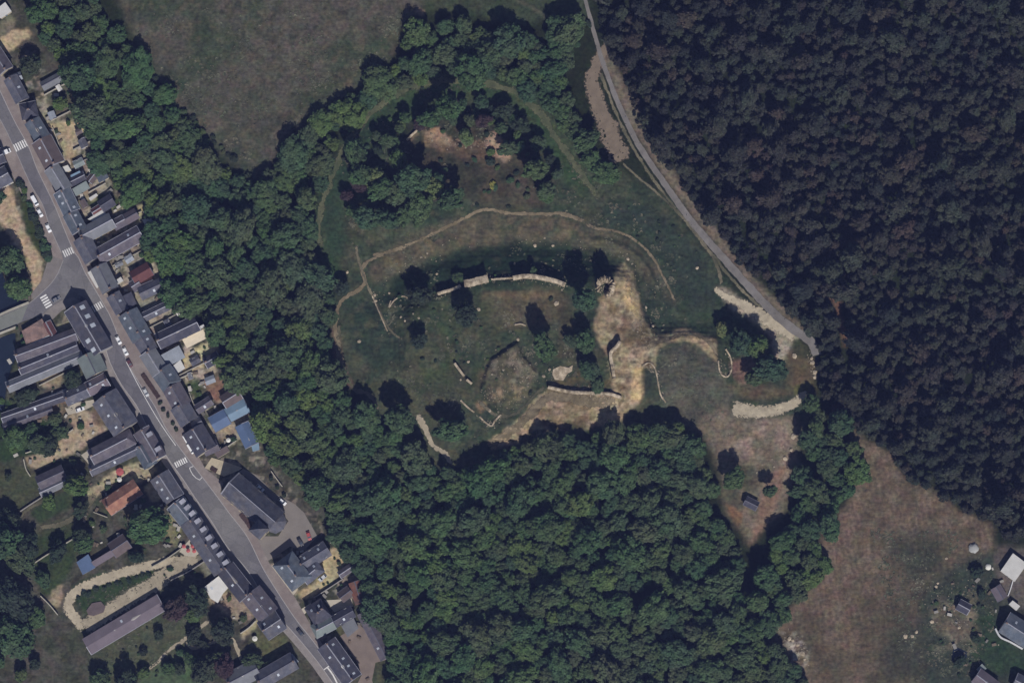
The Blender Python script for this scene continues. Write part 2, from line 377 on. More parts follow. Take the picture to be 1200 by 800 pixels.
# town soil, gardens, yards
TOWN = [(-119,-119),(10,-119),(42,18),(60,60),(90,110),(108,150),(116,200),(150,232),(178,244),(170,290),(182,330),(210,360),(250,395),(258,420),(285,455),(300,500),(312,530),(345,560),(385,600),(412,650),(432,695),(462,770),(470,919),(-119,919)]
paint(A(80,78,74), TOWN, 2, 2)
mottle(A(62,68,58), TOWN, 30, 61, .7)
mottle(A(134,126,116), [(0,360),(130,430),(200,540),(330,720),(400,800),(470,800),(440,700),(300,520),(200,340),(100,150),(40,60),(0,60)], 7, 62, .75, 1, .12, .3)
mottle(A(158,148,134), [(44,96),(80,92),(104,146),(112,196),(140,230),(176,246),(172,296),(202,344),(250,398),(262,440),(300,500),(262,530),(190,420),(130,330),(96,256),(60,180)], 9, 64, .95, 1, -.3, .05)
mottle(A(56,58,52), TOWN, 6, 63, .7, 1, .1, .3)  # dark flecks painted into the soil as shadows among the yard clutter
LAWN, DRY = A(58,70,56), A(76,82,68)
for p, c in (
  ([(-60,470),(40,466),(52,490),(85,502),(60,520),(30,536),(-60,548)], A(52,66,52)), ([(-60,545),(28,545),(45,560),(46,585),(12,600),(-60,610)], A(70,74,62)),
  ([(35,600),(50,586),(95,570),(104,576),(92,590),(62,606),(48,616)], LAWN), ([(48,618),(95,596),(110,600),(112,620),(90,645),(60,655)], A(64,68,58)),
  ([(85,688),(100,676),(150,666),(196,668),(170,682),(140,696),(120,712),(100,718),(88,706)], A(56,70,54)), ([(105,765),(190,715),(236,705),(240,730),(212,760),(170,800),(100,830)], A(76,80,68)),
  ([(160,800),(215,760),(240,770),(235,840),(160,840)], A(76,90,72)), ([(40,630),(90,618),(92,650),(70,690),(48,700),(40,680)], A(58,68,54)),
  ([(300,740),(335,745),(346,770),(320,780),(290,760)], A(86,88,68)), ([(206,452),(236,444),(238,470),(250,464),(232,478),(222,462)], A(64,74,56)),
  ([(240,488),(262,474),(266,478),(246,490)], A(72,80,58)), ([(100,230),(120,226),(140,232),(150,246),(128,246),(108,246)], A(62,74,54)),
  ([(20,210),(32,212),(46,250),(62,300),(56,306),(44,302),(28,262)], A(58,66,50)), ([(184,392),(204,380),(206,388),(190,396)], A(62,70,54)),
  ([(15,468),(45,466),(46,476),(14,480)], A(74,84,60)), ([(410,760),(452,772),(470,810),(430,810),(424,790)], A(70,74,62)), ([(385,735),(402,730),(408,750),(398,762)], A(76,78,62)),
  ([(45,85),(78,85),(90,120),(70,140),(60,140),(52,112)], A(86,86,76))):
    paint(c, p, 2, 2)
# bare pale yards and gravel (soft edged)
SAND, PALE = A(166,150,126), A(150,140,122)
for p, c in (
  ([(-40,236),(-5,228),(8,214),(14,222),(22,250),(34,280),(50,306),(50,325),(44,345),(40,348),(38,330),(30,300),(0,260),(-40,260)], A(168,148,126)),
  ([(28,537),(58,524),(88,500),(80,486),(96,480),(112,486),(126,502),(108,514),(96,526),(76,534),(44,550),(34,548)], A(160,144,124)),
  ([(105,572),(140,548),(170,538),(184,548),(180,556),(160,566),(140,560),(112,584),(100,582)], A(158,148,124)), ([(168,570),(182,562),(196,582),(178,588)], A(168,156,130)),
  ([(44,440),(66,430),(76,446),(62,458),(48,452)], A(134,120,104)), ([(116,296),(170,250),(168,240),(160,240),(164,262),(140,276),(114,290)], A(168,158,128)),
  ([(214,416),(246,400),(256,402),(256,412),(240,420),(239,430),(220,442),(212,432)], A(172,160,132)),
  ([(58,146),(84,142),(102,146),(102,152),(90,156),(84,174),(72,172)], A(168,152,126)), ([(74,176),(86,172),(92,182),(78,188)], A(160,146,118)),
  ([(-20,58),(2,44),(16,34),(36,34),(38,42),(12,60)], A(170,152,126)), ([(-20,44),(10,18),(20,24),(18,30),(-10,52)], A(112,108,94)),
  ([(372,652),(396,640),(414,652),(404,664),(398,676),(366,698),(352,700),(348,692),(372,682)], A(164,152,122)), ([(316,662),(326,658),(350,690),(346,698)], A(160,142,126)),
  ([(258,503),(272,496),(278,510),(268,522),(256,514)], A(146,132,116)), ([(80,222),(104,216),(116,222),(112,236),(96,236)], A(140,128,112)), ([(84,188),(112,180),(112,190),(92,202)], A(128,114,104)),
  ([(130,300),(172,288),(172,300),(140,316)], A(134,126,116)), ([(166,356),(196,340),(200,348),(170,364)], A(128,128,120)), ([(172,382),(198,366),(206,366),(204,372),(190,386),(182,392)], A(138,132,120)),
  ([(232,690),(262,690),(292,712),(298,724),(284,730),(260,716),(246,706)], A(140,126,112)), ([(280,745),(298,728),(300,724),(304,730),(284,750)], A(160,150,124)), ([(236,448),(262,440),(264,468),(254,472)], A(124,98,86)),
  ([(186,610),(206,596),(214,614),(206,640),(196,634)], A(120,116,92)), ([(60,690),(74,684),(76,700),(68,712),(58,704)], A(142,128,112)), ([(66,380),(84,374),(86,392),(70,396)], A(130,126,106)),
  ([(388,600),(402,596),(420,640),(410,650),(396,630)], A(94,80,84)), ([(405,655),(432,690),(424,678)], A(110,96,80)), ([(40,475),(90,462),(92,476),(60,488),(44,492)], A(108,96,84)),
  ([(108,475),(118,474),(124,498),(112,498)], A(104,92,80)), ([(228,650),(250,655),(256,670),(240,674)], A(118,114,104))):
    paint(c, p, 1, 1.6)

# resample to the sheet
STEP = 1.5
fx = np.arange(GX0, GX1-1+.01, STEP); fy = np.arange(GY0, GY1-1+.01, STEP)
FAR = 9000
ex = np.concatenate([np.linspace(-FAR, GX0-60, 12), [GX0-30], fx, [GX1+30], np.linspace(GX1+60, FAR+600, 12)])
ey = np.concatenate([np.linspace(-FAR, GY0-60, 12), [GY0-30], fy, [GY1+30], np.linspace(GY1+60, FAR+600, 12)])
ix = np.clip(np.round(ex-GX0).astype(int), 0, W1-1); iy = np.clip(np.round(ey-GY0).astype(int), 0, H1-1)
XX, YY = np.meshgrid(ex, ey)
hh = RELIEF[iy][:, ix]*((XX > GX0-1) & (XX < GX1+1) & (YY > GY0-1) & (YY < GY1+1))
co = np.stack([(XX-600)*S, (400-YY)*S, hh], -1).reshape(-1, 3).astype(np.float32)
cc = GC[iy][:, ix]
out = np.clip(np.maximum.reduce([GX0+45-XX, XX-(GX1-45), GY0+45-YY, YY-(GY1-45)])/40, 0, 1)[..., None]      # open grassland beyond the survey
cc = (cc*(1-out)+np.array(A(70,73,62), np.float32)*out).reshape(-1, 3)
nx, ny = len(ex), len(ey)
idx = np.arange(nx*ny).reshape(ny, nx)
q = np.stack([idx[1:, :-1], idx[1:, 1:], idx[:-1, 1:], idx[:-1, :-1]], -1).reshape(-1, 4)
me = bpy.data.meshes.new('ground')
me.vertices.add(len(co)); me.vertices.foreach_set('co', co.ravel())
me.loops.add(q.size); me.loops.foreach_set('vertex_index', q.ravel().astype(np.int32))
me.polygons.add(len(q)); me.polygons.foreach_set('loop_start', np.arange(0, q.size, 4, dtype=np.int32))
me.polygons.foreach_set('use_smooth', np.ones(len(q), bool))
me.update(calc_edges=True)
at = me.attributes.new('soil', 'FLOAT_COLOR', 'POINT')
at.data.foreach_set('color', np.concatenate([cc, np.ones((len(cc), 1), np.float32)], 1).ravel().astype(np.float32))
gm = bpy.data.materials.new('soil_and_grass'); gm.use_nodes = True
nt = gm.node_tree; N, L = nt.nodes, nt.links
pb = N['Principled BSDF']; pb.inputs['Roughness'].default_value = 1; pb.inputs['Specular IOR Level'].default_value = .05
an = N.new('ShaderNodeAttribute'); an.attribute_name = 'soil'
tc = N.new('ShaderNodeTexCoord')
def gnoise(sc, det, lo, hi, stretch=None):
    t = N.new('ShaderNodeTexNoise'); t.inputs['Scale'].default_value = sc; t.inputs['Detail'].default_value = det
    if stretch:
        mp = N.new('ShaderNodeMapping'); mp.inputs['Scale'].default_value = stretch[:3]; mp.inputs['Rotation'].default_value = (0, 0, stretch[3])
        L.new(tc.outputs['Object'], mp.inputs[0]); L.new(mp.outputs[0], t.inputs['Vector'])
    else: L.new(tc.outputs['Object'], t.inputs['Vector'])
    r = N.new('ShaderNodeMapRange'); r.inputs[1].default_value = .3; r.inputs[2].default_value = .7; r.inputs[3].default_value = lo; r.inputs[4].default_value = hi
    L.new(t.outputs[0], r.inputs[0]); return r.outputs[0]
def gm_mul(a, b):
    t = N.new('ShaderNodeMath'); t.operation = 'MULTIPLY'; L.new(a, t.inputs[0]); L.new(b, t.inputs[1]); return t.outputs[0]
f = gm_mul(gm_mul(gnoise(.6, 3, .66, 1.34), gnoise(.12, 3, .8, 1.2)), gnoise(.9, 2, .9, 1.1, (.3, 1.6, 1, .5)))
vm = N.new('ShaderNodeVectorMath'); vm.operation = 'SCALE'; L.new(an.outputs['Color'], vm.inputs[0]); L.new(f, vm.inputs['Scale'])
hn = N.new('ShaderNodeTexNoise'); hn.inputs['Scale'].default_value = .22; hn.inputs['Detail'].default_value = 3; L.new(tc.outputs['Object'], hn.inputs['Vector'])
hm_ = N.new('ShaderNodeVectorMath'); hm_.operation = 'MULTIPLY_ADD'; L.new(hn.outputs['Color'], hm_.inputs[0]); hm_.inputs[1].default_value = (.55, .40, .55); hm_.inputs[2].default_value = (.725, .80, .725)
hv = N.new('ShaderNodeVectorMath'); hv.operation = 'MULTIPLY'; L.new(vm.outputs[0], hv.inputs[0]); L.new(hm_.outputs[0], hv.inputs[1])
L.new(hv.outputs[0], pb.inputs['Base Color'])
bp = N.new('ShaderNodeBump'); bp.inputs['Strength'].default_value = .5; bp.inputs['Distance'].default_value = .4
bn = N.new('ShaderNodeTexNoise'); bn.inputs['Scale'].default_value = .9; bn.inputs['Detail'].default_value = 4
L.new(tc.outputs['Object'], bn.inputs['Vector']); L.new(bn.outputs[0], bp.inputs['Height']); L.new(bp.outputs[0], pb.inputs['Normal'])
me.materials.append(gm)
tag(link('ground', me), 'grassy ground of the valley town and castle hill', 'ground', kind='structure')

# ------------------------------------------------------------------ roads, pavements, paths, yards, water
M_ASPH = mat('worn_asphalt', A(106,104,112), .1, .15, fine=1.2, col2=A(120,118,120), mix2=.8, scale2=.03)
def worn_road(m):
    nt = m.node_tree; N, L = nt.nodes, nt.links; pb = N['Principled BSDF']; src = pb.inputs['Base Color'].links[0].from_socket
    tc = N.new('ShaderNodeTexCoord')
    v = N.new('ShaderNodeTexVoronoi'); v.inputs['Scale'].default_value = .16; L.new(tc.outputs['Object'], v.inputs['Vector'])
    g = N.new('ShaderNodeSeparateColor'); L.new(v.outputs['Color'], g.inputs[0])
    r = N.new('ShaderNodeMapRange'); r.inputs[3].default_value = .9; r.inputs[4].default_value = 1.1; L.new(g.outputs[0], r.inputs[0])
    e = N.new('ShaderNodeTexVoronoi'); e.feature = 'DISTANCE_TO_EDGE'; e.inputs['Scale'].default_value = .16; L.new(tc.outputs['Object'], e.inputs['Vector'])
    q = N.new('ShaderNodeMapRange'); q.inputs[1].default_value = 0; q.inputs[2].default_value = .03; q.inputs[3].default_value = .84; q.inputs[4].default_value = 1; L.new(e.outputs['Distance'], q.inputs[0])
    k = N.new('ShaderNodeMath'); k.operation = 'MULTIPLY'; L.new(r.outputs[0], k.inputs[0]); L.new(q.outputs[0], k.inputs[1])
    s_ = N.new('ShaderNodeVectorMath'); s_.operation = 'SCALE'; L.new(src, s_.inputs[0]); L.new(k.outputs[0], s_.inputs['Scale']); L.new(s_.outputs[0], pb.inputs['Base Color'])
worn_road(M_ASPH)
M_LANE = mat('old_lane_asphalt', A(124,120,120), .12, .3, col2=A(104,100,99), mix2=.6, scale2=.1)
M_PAVE = mat('grey_paving', A(128,122,122), .12, .4); M_PINK = mat('pink_paving', A(122,112,112), .12, .4, col2=A(134,126,124), mix2=.8, scale2=.12)
M_KERB = mat('kerb_stone', A(150,146,148), .08); M_LINE = mat('road_paint', A(216,214,214), .12, .8)
M_DIRT = mat('trodden_earth', A(122,111,95), .2, .4, col2=A(92,84,70), mix2=.7, scale2=.15)
M_DIRT2 = mat('faint_trodden_earth', A(110,104,90), .22, .4, col2=A(70,72,62), mix2=.8, scale2=.1)
M_DIRT3 = mat('grassed_over_track', A(86,88,72), .2, .4, col2=A(68,76,62), mix2=.9, scale2=.12)
M_GRAV = mat('pale_gravel', A(168,157,139), .14, .4, col2=A(148,138,122), mix2=.6, scale2=.12)
M_PINKD = mat('pinkish_gravel', A(118,106,96), .12, .3)
M_YARD = mat('grey_brown_yard', A(124,112,108), .12, .25); M_CHY = mat('church_yard_asphalt', A(122,116,114), .1, .2)
M_TERR = mat('terrace_slabs', A(176,168,156), .1, .5); M_PATIO = mat('white_patio', A(206,194,176), .08, .5)
M_WATER = mat('river_water', (.012,.018,.03), .1, .2, rough=.12, spec=.5)

def sheet(name, poly, m, dz, label, thick=0.0, cat=None, kind='structure'):
    vs = [P(*p) for p in poly]; mb = MB()
    z = hgt(sum(p[0] for p in poly)/len(poly), sum(p[1] for p in poly)/len(poly)) if thick == 0 and not name.startswith('river') else 0
    if thick:
        mb.prism(vs, dz-thick, dz)
    else:
        a = sum(vs[i][0]*vs[(i+1)%len(vs)][1]-vs[(i+1)%len(vs)][0]*vs[i][1] for i in range(len(vs)))
        if a < 0: vs = vs[::-1]
        mb.add([(x, y, z+dz) for x, y in vs], [tuple(range(len(vs)))])
    me = mb.mesh(name, [m]); bm = bmesh.new(); bm.from_mesh(me)
    bmesh.ops.triangulate(bm, faces=[f for f in bm.faces if len(f.verts) > 4], ngon_method='EAR_CLIP'); bm.to_mesh(me); bm.free()
    return tag(link(name, me), label, cat or name.replace('_', ' '), kind=kind)
SOFT = {}
def soft(m):
    """the same surface, thinning out unevenly towards its rim so that the grass shows through"""
    if m.name in SOFT: return SOFT[m.name]
    c = m.copy(); c.name = m.name+'_worn_edge'; nt = c.node_tree; N, L = nt.nodes, nt.links
    out, pb = N['Material Output'], N['Principled BSDF']
    at = N.new('ShaderNodeAttribute'); at.attribute_name = 'rim'; tc = N.new('ShaderNodeTexCoord')
    t = N.new('ShaderNodeTexNoise'); t.inputs['Scale'].default_value = .8; t.inputs['Detail'].default_value = 4; L.new(tc.outputs['Object'], t.inputs['Vector'])
    k = N.new('ShaderNodeMath'); k.operation = 'MULTIPLY_ADD'; L.new(t.outputs[0], k.inputs[0]); k.inputs[1].default_value = 2.4; k.inputs[2].default_value = -1.2
    a = N.new('ShaderNodeMath'); a.operation = 'ADD'; L.new(at.outputs['Fac'], a.inputs[0]); L.new(k.outputs[0], a.inputs[1])
    r = N.new('ShaderNodeMapRange'); r.interpolation_type = 'SMOOTHSTEP'; r.inputs[1].default_value = .1; r.inputs[2].default_value = .75; L.new(a.outputs[0], r.inputs[0])
    tr = N.new('ShaderNodeBsdfTransparent'); mx = N.new('ShaderNodeMixShader'); L.new(r.outputs[0], mx.inputs[0]); L.new(tr.outputs[0], mx.inputs[1]); L.new(pb.outputs[0], mx.inputs[2]); L.new(mx.outputs[0], out.inputs['Surface'])
    SOFT[m.name] = c; return c
def ribbon(name, pts, w, m, label, dz=0.07, jit=.25, cat=None, kind='structure', crisp=False):
    pts = smooth(pts, 1.6); nn = normals(pts); n = len(pts); w0, w1 = w if isinstance(w, (list, tuple)) else (w, w)
    r = random.Random(n*7+int(w0*10))
    def wander():
        a = [1+jit*(r.random()*2-1)*2.2 for _ in pts]
        for _ in range(4): a = [(a[max(0, i-1)]+a[i]*2+a[min(n-1, i+1)])/4 for i in range(n)]
        return a
    ja, jb = wander(), wander(); vs, fs, rim = [], [], []
    K = (-1.25, -.8, -.4, 0, .4, .8, 1.25) if not crisp else (-1, -.9, -.4, 0, .4, .9, 1)
    for i in range(n):
        x, y = pts[i]; a, b = nn[i]; ww = w0+(w1-w0)*i/(n-1); e = min(1, min(i, n-1-i)/4)
        for j, k in enumerate(K):
            o = ww/2*k*(ja[i] if k < 0 else jb[i]); vs.append(P3(x+a*o, y+b*o, dz)); rim.append((0, .75, 1, 1, 1, .75, 0)[j]*e if not crisp else (.3, 1, 1, 1, 1, 1, .3)[j])
    for i in range(n-1):
        for k in range(6): fs.append((i*7+k, i*7+k+1, i*7+k+8, i*7+k+7))
    mb = MB(); mb.add(vs, fs); me = mb.mesh(name, [soft(m)])
    if sum(p.normal.z for p in me.polygons) < 0: me.flip_normals()
    at = me.attributes.new('rim', 'FLOAT', 'POINT'); at.data.foreach_set('value', rim)
    return tag(link(name, me), label, cat or name.replace('_', ' '), kind=kind)

RW = [(-34,90),(0,140),(20,181),(27,197),(38,220),(50,240),(59,267),(72,296)]
RWJ = [(74,305),(68,320),(60,332),(50,342),(40,351),(33,356),(12,365),(-30,384),(-80,402)]
RWB = [(-80,420),(-30,400),(18,381),(26,377),(49,369),(61,359),(72,352),(86,348),(92,352)]
RW2 = [(104,364),(112,380),(121,400),(126,416),(129,425),(142,450),(160,475),(172,499),(182,512),(197,537),(215,562),(228,582),(249,612),(266,640),(288,665),(304,690),(321,715),(343,740),(356,755),(373,776),(390,800),(412,835)]
RE = [(-10,85),(16,140),(33,171),(43,197),(54,220),(65,243),(80,280),(88,297),(92,302),(100,320),(109,335),(120,354),(129,370),(137,390),(146,416),(152,430),(164,450),(181,475),(193,499),(203,514),(220,537),(238,560),(251,577),(268,600),(290,629),(308,665),(329,699),(348,727),(364,747),(386,776),(402,798),(424,835)]
FE = [(-18,72),(8,93),(24,126),(41,165),(59,201),(70,235),(81,259),(91,276),(107,312),(124,341),(134,354),(140,369),(154,387),(159,405),(185,446),(211,494),(226,522),(240,548),(262,566),(258,576),(296,606),(300,628),(316,660),(346,700),(356,718),(372,745),(388,770),(404,790),(434,835)]
FW = [(204,560)]
sheet('street', RE[::-1]+RW+RWJ+RWB+RW2, M_ASPH, .02, 'grey asphalt main street of the town with its side road to the bridge')
sheet('pavement', RE+FE[::-1], M_PINK, .12, 'broad pinkish pavement along the house fronts facing the wood', thick=.3)
west = [(x-7, y+4) for x, y in RW2]
sheet('pavement', RW2+west[::-1], M_PAVE, .12, 'narrow grey pavement on the river side of the main street', thick=.3)
sheet('pavement', RW+[(74,305),(62,300),(52,280),(46,262),(40,250),(24,225),(10,196),(0,170),(-40,100)], M_PINK, .12, 'pavement beside the hedged gravel square above the junction', thick=.3)
sheet('pavement', [(74,305),(68,320),(60,332),(50,342),(40,351),(36,345),(48,330),(54,312),(58,298)], M_PAVE, .121, 'rounded pavement corner beside the gravel square', thick=.3)
sheet('pavement', [(49,369),(61,359),(72,352),(86,348),(92,352),(104,364),(97,368),(88,357),(72,364),(62,374),(50,378)], M_PAVE, .12, 'pavement wrapped round the corner house at the junction', thick=.3)
for pts, lab in ((RE, 'pale kerb on the wood side of the main street'), (RW2, 'pale kerb on the river side of the main street'), (RW, 'pale kerb above the junction on the river side'), (RWJ[:6], 'pale curved kerb at the junction corner')):
    vs = [P(*p) for p in band(smooth(pts, 6), .9)]
    mb = MB(); n = len(vs)//2
    A0, B0 = vs[:n], vs[n:][::-1]
    for i in range(n-1): mb.add([(*A0[i], .128), (*A0[i+1], .128), (*B0[i+1], .128), (*B0[i], .128)], [(0,1,2,3)])
    for i in range(n-1):
        for E in (A0, B0): mb.add([(*E[i], .0), (*E[i+1], .0), (*E[i+1], .127), (*E[i], .127)], [(0,1,2,3)])
    tag(mb.build('kerb', M_KERB), lab, 'kerb', kind='structure')
def crosswalk(a, b, length, n, label):
    ax, ay = P(*a); bx, by = P(*b); d = Vector((bx-ax, by-ay)); l = d.length; d.normalize(); p = Vector((-d.y, d.x)); mb = MB()
    for i in range(n):
        c = Vector((ax, ay)) + d*(l*(i+.5)/n); h = l/n*.27
        q = [c-d*h-p*length/2, c+d*h-p*length/2, c+d*h+p*length/2, c-d*h+p*length/2]
        mb.add([(v.x, v.y, .026) for v in q], [(0,1,2,3)])
    tag(mb.build('crosswalk', M_LINE), label, 'crosswalk', kind='structure')
crosswalk((14,175.5), (34,165.5), 3.6, 8, 'zebra crossing near the top of the street beside the white van')
crosswalk((74,298), (88,291.5), 3.2, 6, 'zebra crossing above the junction')
crosswalk((50,346), (58,360), 3.4, 5, 'zebra crossing over the side road to the bridge')
crosswalk((106,364), (120,356), 3.2, 6, 'zebra crossing below the junction by the corner house')
crosswalk((205,545), (219,538), 2.6, 6, 'worn zebra crossing near the church')
def stripe(name, pts, w, label, dz=.03, m=None):
    pts = smooth(pts, 4); mb = MB(); vs = [P(*p) for p in band(pts, w)]; n = len(pts); b = vs[n:][::-1]
    for i in range(n-1): mb.add([(*vs[i], dz), (*vs[i+1], dz), (*b[i+1], dz), (*b[i], dz)], [(0,1,2,3)])
    tag(mb.build(name, m or M_LINE), label, 'road marking', kind='structure')
stripe('road_marking', [(148,424),(168,462),(188,496),(206,522)], .6, 'thin white parking bay line on the street')
stripe('road_marking', [(140,388),(146,400),(152,418)], .5, 'thin white bay line below the junction')
stripe('road_marking', [(377,786),(384,781),(391,776)], 1.2, 'white give way line at the street narrowing')
stripe('road_marking', [(384,782),(390,790),(398,806)], 1.6, 'white edge line of the street narrowing')
stripe('road_marking', [(222,548),(232,545),(238,554),(234,562),(226,556),(222,548)], .7, 'white painted loop on the paving by the church')
sheet('church_yard', [(262,566),(285,549),(300,556),(322,578),(345,590),(356,600),(372,628),(356,645),(340,640),(322,652),(312,658),(300,628),(326,628),(338,610),(322,592),(282,553)], M_CHY, .05, 'grey asphalt yard around the church')
sheet('church_forecourt', [(240,548),(262,558),(280,551),(284,548),(262,540),(248,536)], M_GRAV, .135, 'small pale forecourt before the church gable')
sheet('parking_yard', [(398,745),(410,738),(420,730),(432,742),(440,760),(455,772),(440,776),(436,796),(440,812),(416,806),(424,790),(418,775)], M_YARD, .05, 'brownish parking yard behind the long slate house')
sheet('patio', [(212,395),(238,386),(243,396),(219,408)], M_PATIO, .06, 'dazzling pale patio behind the zinc roofed annex')
sheet('patio', [(210,646),(222,632),(234,631),(239,644),(228,652),(218,651)], M_TERR, .09, 'cafe terrace of pale slabs')
sheet('patio', [(95,533),(104,527),(108,534),(120,527),(122,531),(106,546)], M_TERR, .07, 'bright patio beside the slate wing')
sheet('patio', [(76,478),(88,472),(110,468),(112,474),(96,482),(80,486)], M_TERR, .06, 'pale yard with a parked white car')
sheet('patio', [(316,664),(323,659),(349,690),(344,697)], M_TERR, .06, 'pale front terrace of the town hall')
sheet('patio', [(352,714),(364,706),(366,710),(354,722)], M_TERR, .06, 'small pale corner terrace by the street')
sheet('patio', [(380,703),(398,702),(406,698),(412,701),(414,710),(404,712),(392,717)], M_TERR, .06, 'bright terrace behind the dark hipped house')
ribbon('gravel_drive', [(224,660),(200,658),(170,664),(140,672),(106,684),(88,694),(80,706),(82,716),(92,728),(98,738)], [12,11], M_GRAV, 'curved pale gravel drive', .06, .12)
ribbon('gravel_drive', [(232,652),(210,664),(180,684),(150,702),(122,720),(98,736)], [19,17], M_GRAV, 'straight pale gravel drive along the long barn', .075, .1)
ribbon('gravel_drive', [(112,578),(104,590),(92,602),(72,614),(48,618),(46,622)], [8,5], M_DIRT2, 'fading gravel drive below the red roofed house', .06, .2)
ribbon('garden_path', [(246,726),(230,738),(215,750),(200,760),(186,774),(172,786)], [5,3], M_GRAV, 'narrow pale garden path beside the round tree', .05, .2)
ribbon('garden_path', [(215,750),(224,758),(232,758),(250,752),(270,748),(278,760),(282,775)], 4, M_GRAV, 'pale garden path between the dark trees', .055, .3)
ribbon('garden_path', [(28,600),(16,604),(14,610),(40,592),(62,582)], 4, M_DIRT2, 'short gravel garden path', .05, .3)

# country lane and paths
ribbon('lane', [(672,-60),(680,-20),(688,8),(695,34),(703,62),(716,100),(732,138),(752,176),(778,214),(808,256),(842,296),(872,330),(900,360),(922,380),(945,396),(953,404),(957,416)], [3.5,11], M_LANE, 'old grey lane along the edge of the pine wood', .08, .1, crisp=True)
ribbon('lane_verge', [(704,85),(716,118),(735,160),(762,205),(800,255),(840,305),(870,340),(895,364)], 3.5, M_DIRT2, 'strip of bare earth beside the lane', .05, .4, cat='verge')
ribbon('parking_strip', [(713,52),(701,72),(694,92),(698,114),(707,137),(717,162),(728,190)], [11,25], M_PINKD, 'pinkish gravel parking strip beside the lane', .06, .16)
ribbon('parking_strip', [(836,338),(852,348),(872,358),(896,372),(918,384),(934,394)], [6,19], M_GRAV, 'pale gravel turning place at the end of the lane', .06, .2)
ribbon('path', [(728,190),(748,208),(770,226),(795,250),(815,272),(832,296),(842,316),(846,334)], [2.2,4], M_DIRT2, 'grassy path branching off the lane', .07, .3)
ribbon('path', [(857,478),(880,482),(905,481),(925,475),(938,466),(946,458)], [17,9], M_GRAV, 'broad pale gravel path below the earthwork', .08, .1)
ribbon('path', [(436,300),(460,294),(495,280),(520,268),(545,256),(560,248),(575,246),(595,250),(630,251),(660,251),(686,260)], 4, M_DIRT, 'earth path along the top of the bank', .1, .35)
ribbon('path', [(686,262),(700,268),(725,272),(748,284),(765,302),(775,320),(785,340),(791,354)], [3.4,2.4], M_DIRT, 'thin path curving down the bank to the gate', .1, .3)
ribbon('path', [(452,297),(432,306),(424,316),(428,330),(418,341),(403,350),(395,364),(393,384),(398,408),(402,430)], [4,5.5], M_DIRT, 'earth path dropping from the bank to the wood edge', .1, .3)
ribbon('path', [(417,288),(420,304),(425,318),(432,338),(441,354),(448,372),(460,390),(474,400)], [3.5,1.8], M_DIRT2, 'faint path crossing the western grass', .11, .35)
ribbon('path', [(375,290),(374,255),(382,225),(398,185),(420,150),(440,128),(470,108),(500,98),(540,95),(580,100),(610,112),(632,132),(650,160),(668,185),(690,215),(700,230)], [7,8], M_DIRT3, 'overgrown path circling the wooded mound', .1, .45)
ribbon('path', [(570,522),(590,512),(610,498),(628,480),(645,466),(670,468),(700,472),(722,468)], [8,12], M_DIRT, 'worn earth track below the castle wall', .1, .3)
ribbon('path', [(757,410),(770,402),(786,398),(800,392),(818,394),(832,404),(840,418)], [5,4], M_DIRT, 'pale track curving round the mown green', .1, .3)
ribbon('path', [(560,470),(580,486),(598,488),(614,478),(628,462),(640,455)], 3.5, M_DIRT2, 'narrow path round the rubble mound', .1, .3)
ribbon('path', [(398,380),(396,400),(400,430),(415,455),(432,462),(444,480)], [5,4], M_DIRT2, 'muddy path under the trees', .1, .4)
ribbon('path', [(488,486),(498,500),(507,520),(522,532),(530,545)], [7,5], M_GRAV, 'pale path dropping into the wood', .1, .35)

sheet('river', RIVER_N, M_WATER, -.9, 'dark river above the bridge'); sheet('river', RIVER_S, M_WATER, -.9, 'dark river below the bridge')
M_DECK = mat('bridge_deck', A(124,126,124), .1, .3)
br = empty('bridge', *P(-20,384), 0, label='old road bridge with pale stone parapet over the dark river', cat='bridge')
def world_part(name, root, mb, mats):
    """geometry given in world metres, as a part of root"""
    rx, ry, rz = root.location
    c, s_ = math.cos(-root.rotation_euler.z), math.sin(-root.rotation_euler.z)
    mb.v = [((x-rx)*c-(y-ry)*s_, (x-rx)*s_+(y-ry)*c, z-rz) for x, y, z in mb.v]
    return mb.build(name, mats, root)
mb = MB(); mb.prism([P(*p) for p in [(33,357),(12,366),(-30,385),(-80,403),(-80,419),(-30,399),(18,380),(25,377)]], -.6, .06); world_part('deck', br, mb, M_DECK)
for pts in ([(34,354.5),(12,363.5),(-30,382.5),(-80,400.5)], [(20,383),(-30,402.5),(-80,422.5)]):
    mb = MB(); mb.prism([P(*p) for p in band(pts, 2.4)], -.6, 1.0); world_part('parapet', br, mb, M_PARA)
# ------------------------------------------------------------------ buildings
def window_mesh(w, h, name):
    mb = MB()
    mb.box(-w/2, w/2, -.03, .05, -.08, 0, 0); mb.box(-w/2, w/2, -.03, .05, h, h+.07, 0)
    mb.box(-w/2-.07, -w/2, -.03, .05, -.08, h+.07, 0); mb.box(w/2, w/2+.07, -.03, .05, -.08, h+.07, 0); mb.box(-.03, .03, .021, .045, 0, h, 0)
    mb.box(-w/2, w/2, -.03, .02, 0, h, 1)
    return mb.mesh(name, [M_FRAME, M_GLASS])
WIN = window_mesh(1.0, 1.35, 'window'); WIN_T = window_mesh(1.1, 4.2, 'tall_window')
mb = MB(); mb.box(-.5, .5, -.03, .06, 0, 2.1, 0); mb.box(.33, .4, .06, .1, .95, 1.05, 1); DOOR = mb.mesh('door', [M_DOOR, M_METAL])
mb = MB(); mb.box(-.45, .45, -.3, .3, -1.2, .9); mb.box(-.52, .52, -.37, .37, .9, 1.02); mb.tube((-.2,0,1.0),(-.2,0,1.4),.12,.1,6,1); mb.tube((.2,0,1.0),(.2,0,1.4),.12,.1,6,1)
CHIM = mb.mesh('chimney', [M_BRICK, M_POT])
mb = MB(); mb.box(-.5, .5, -.7, .7, -.05, .09); SKYL = mb.mesh('skylight', [M_SKYL])
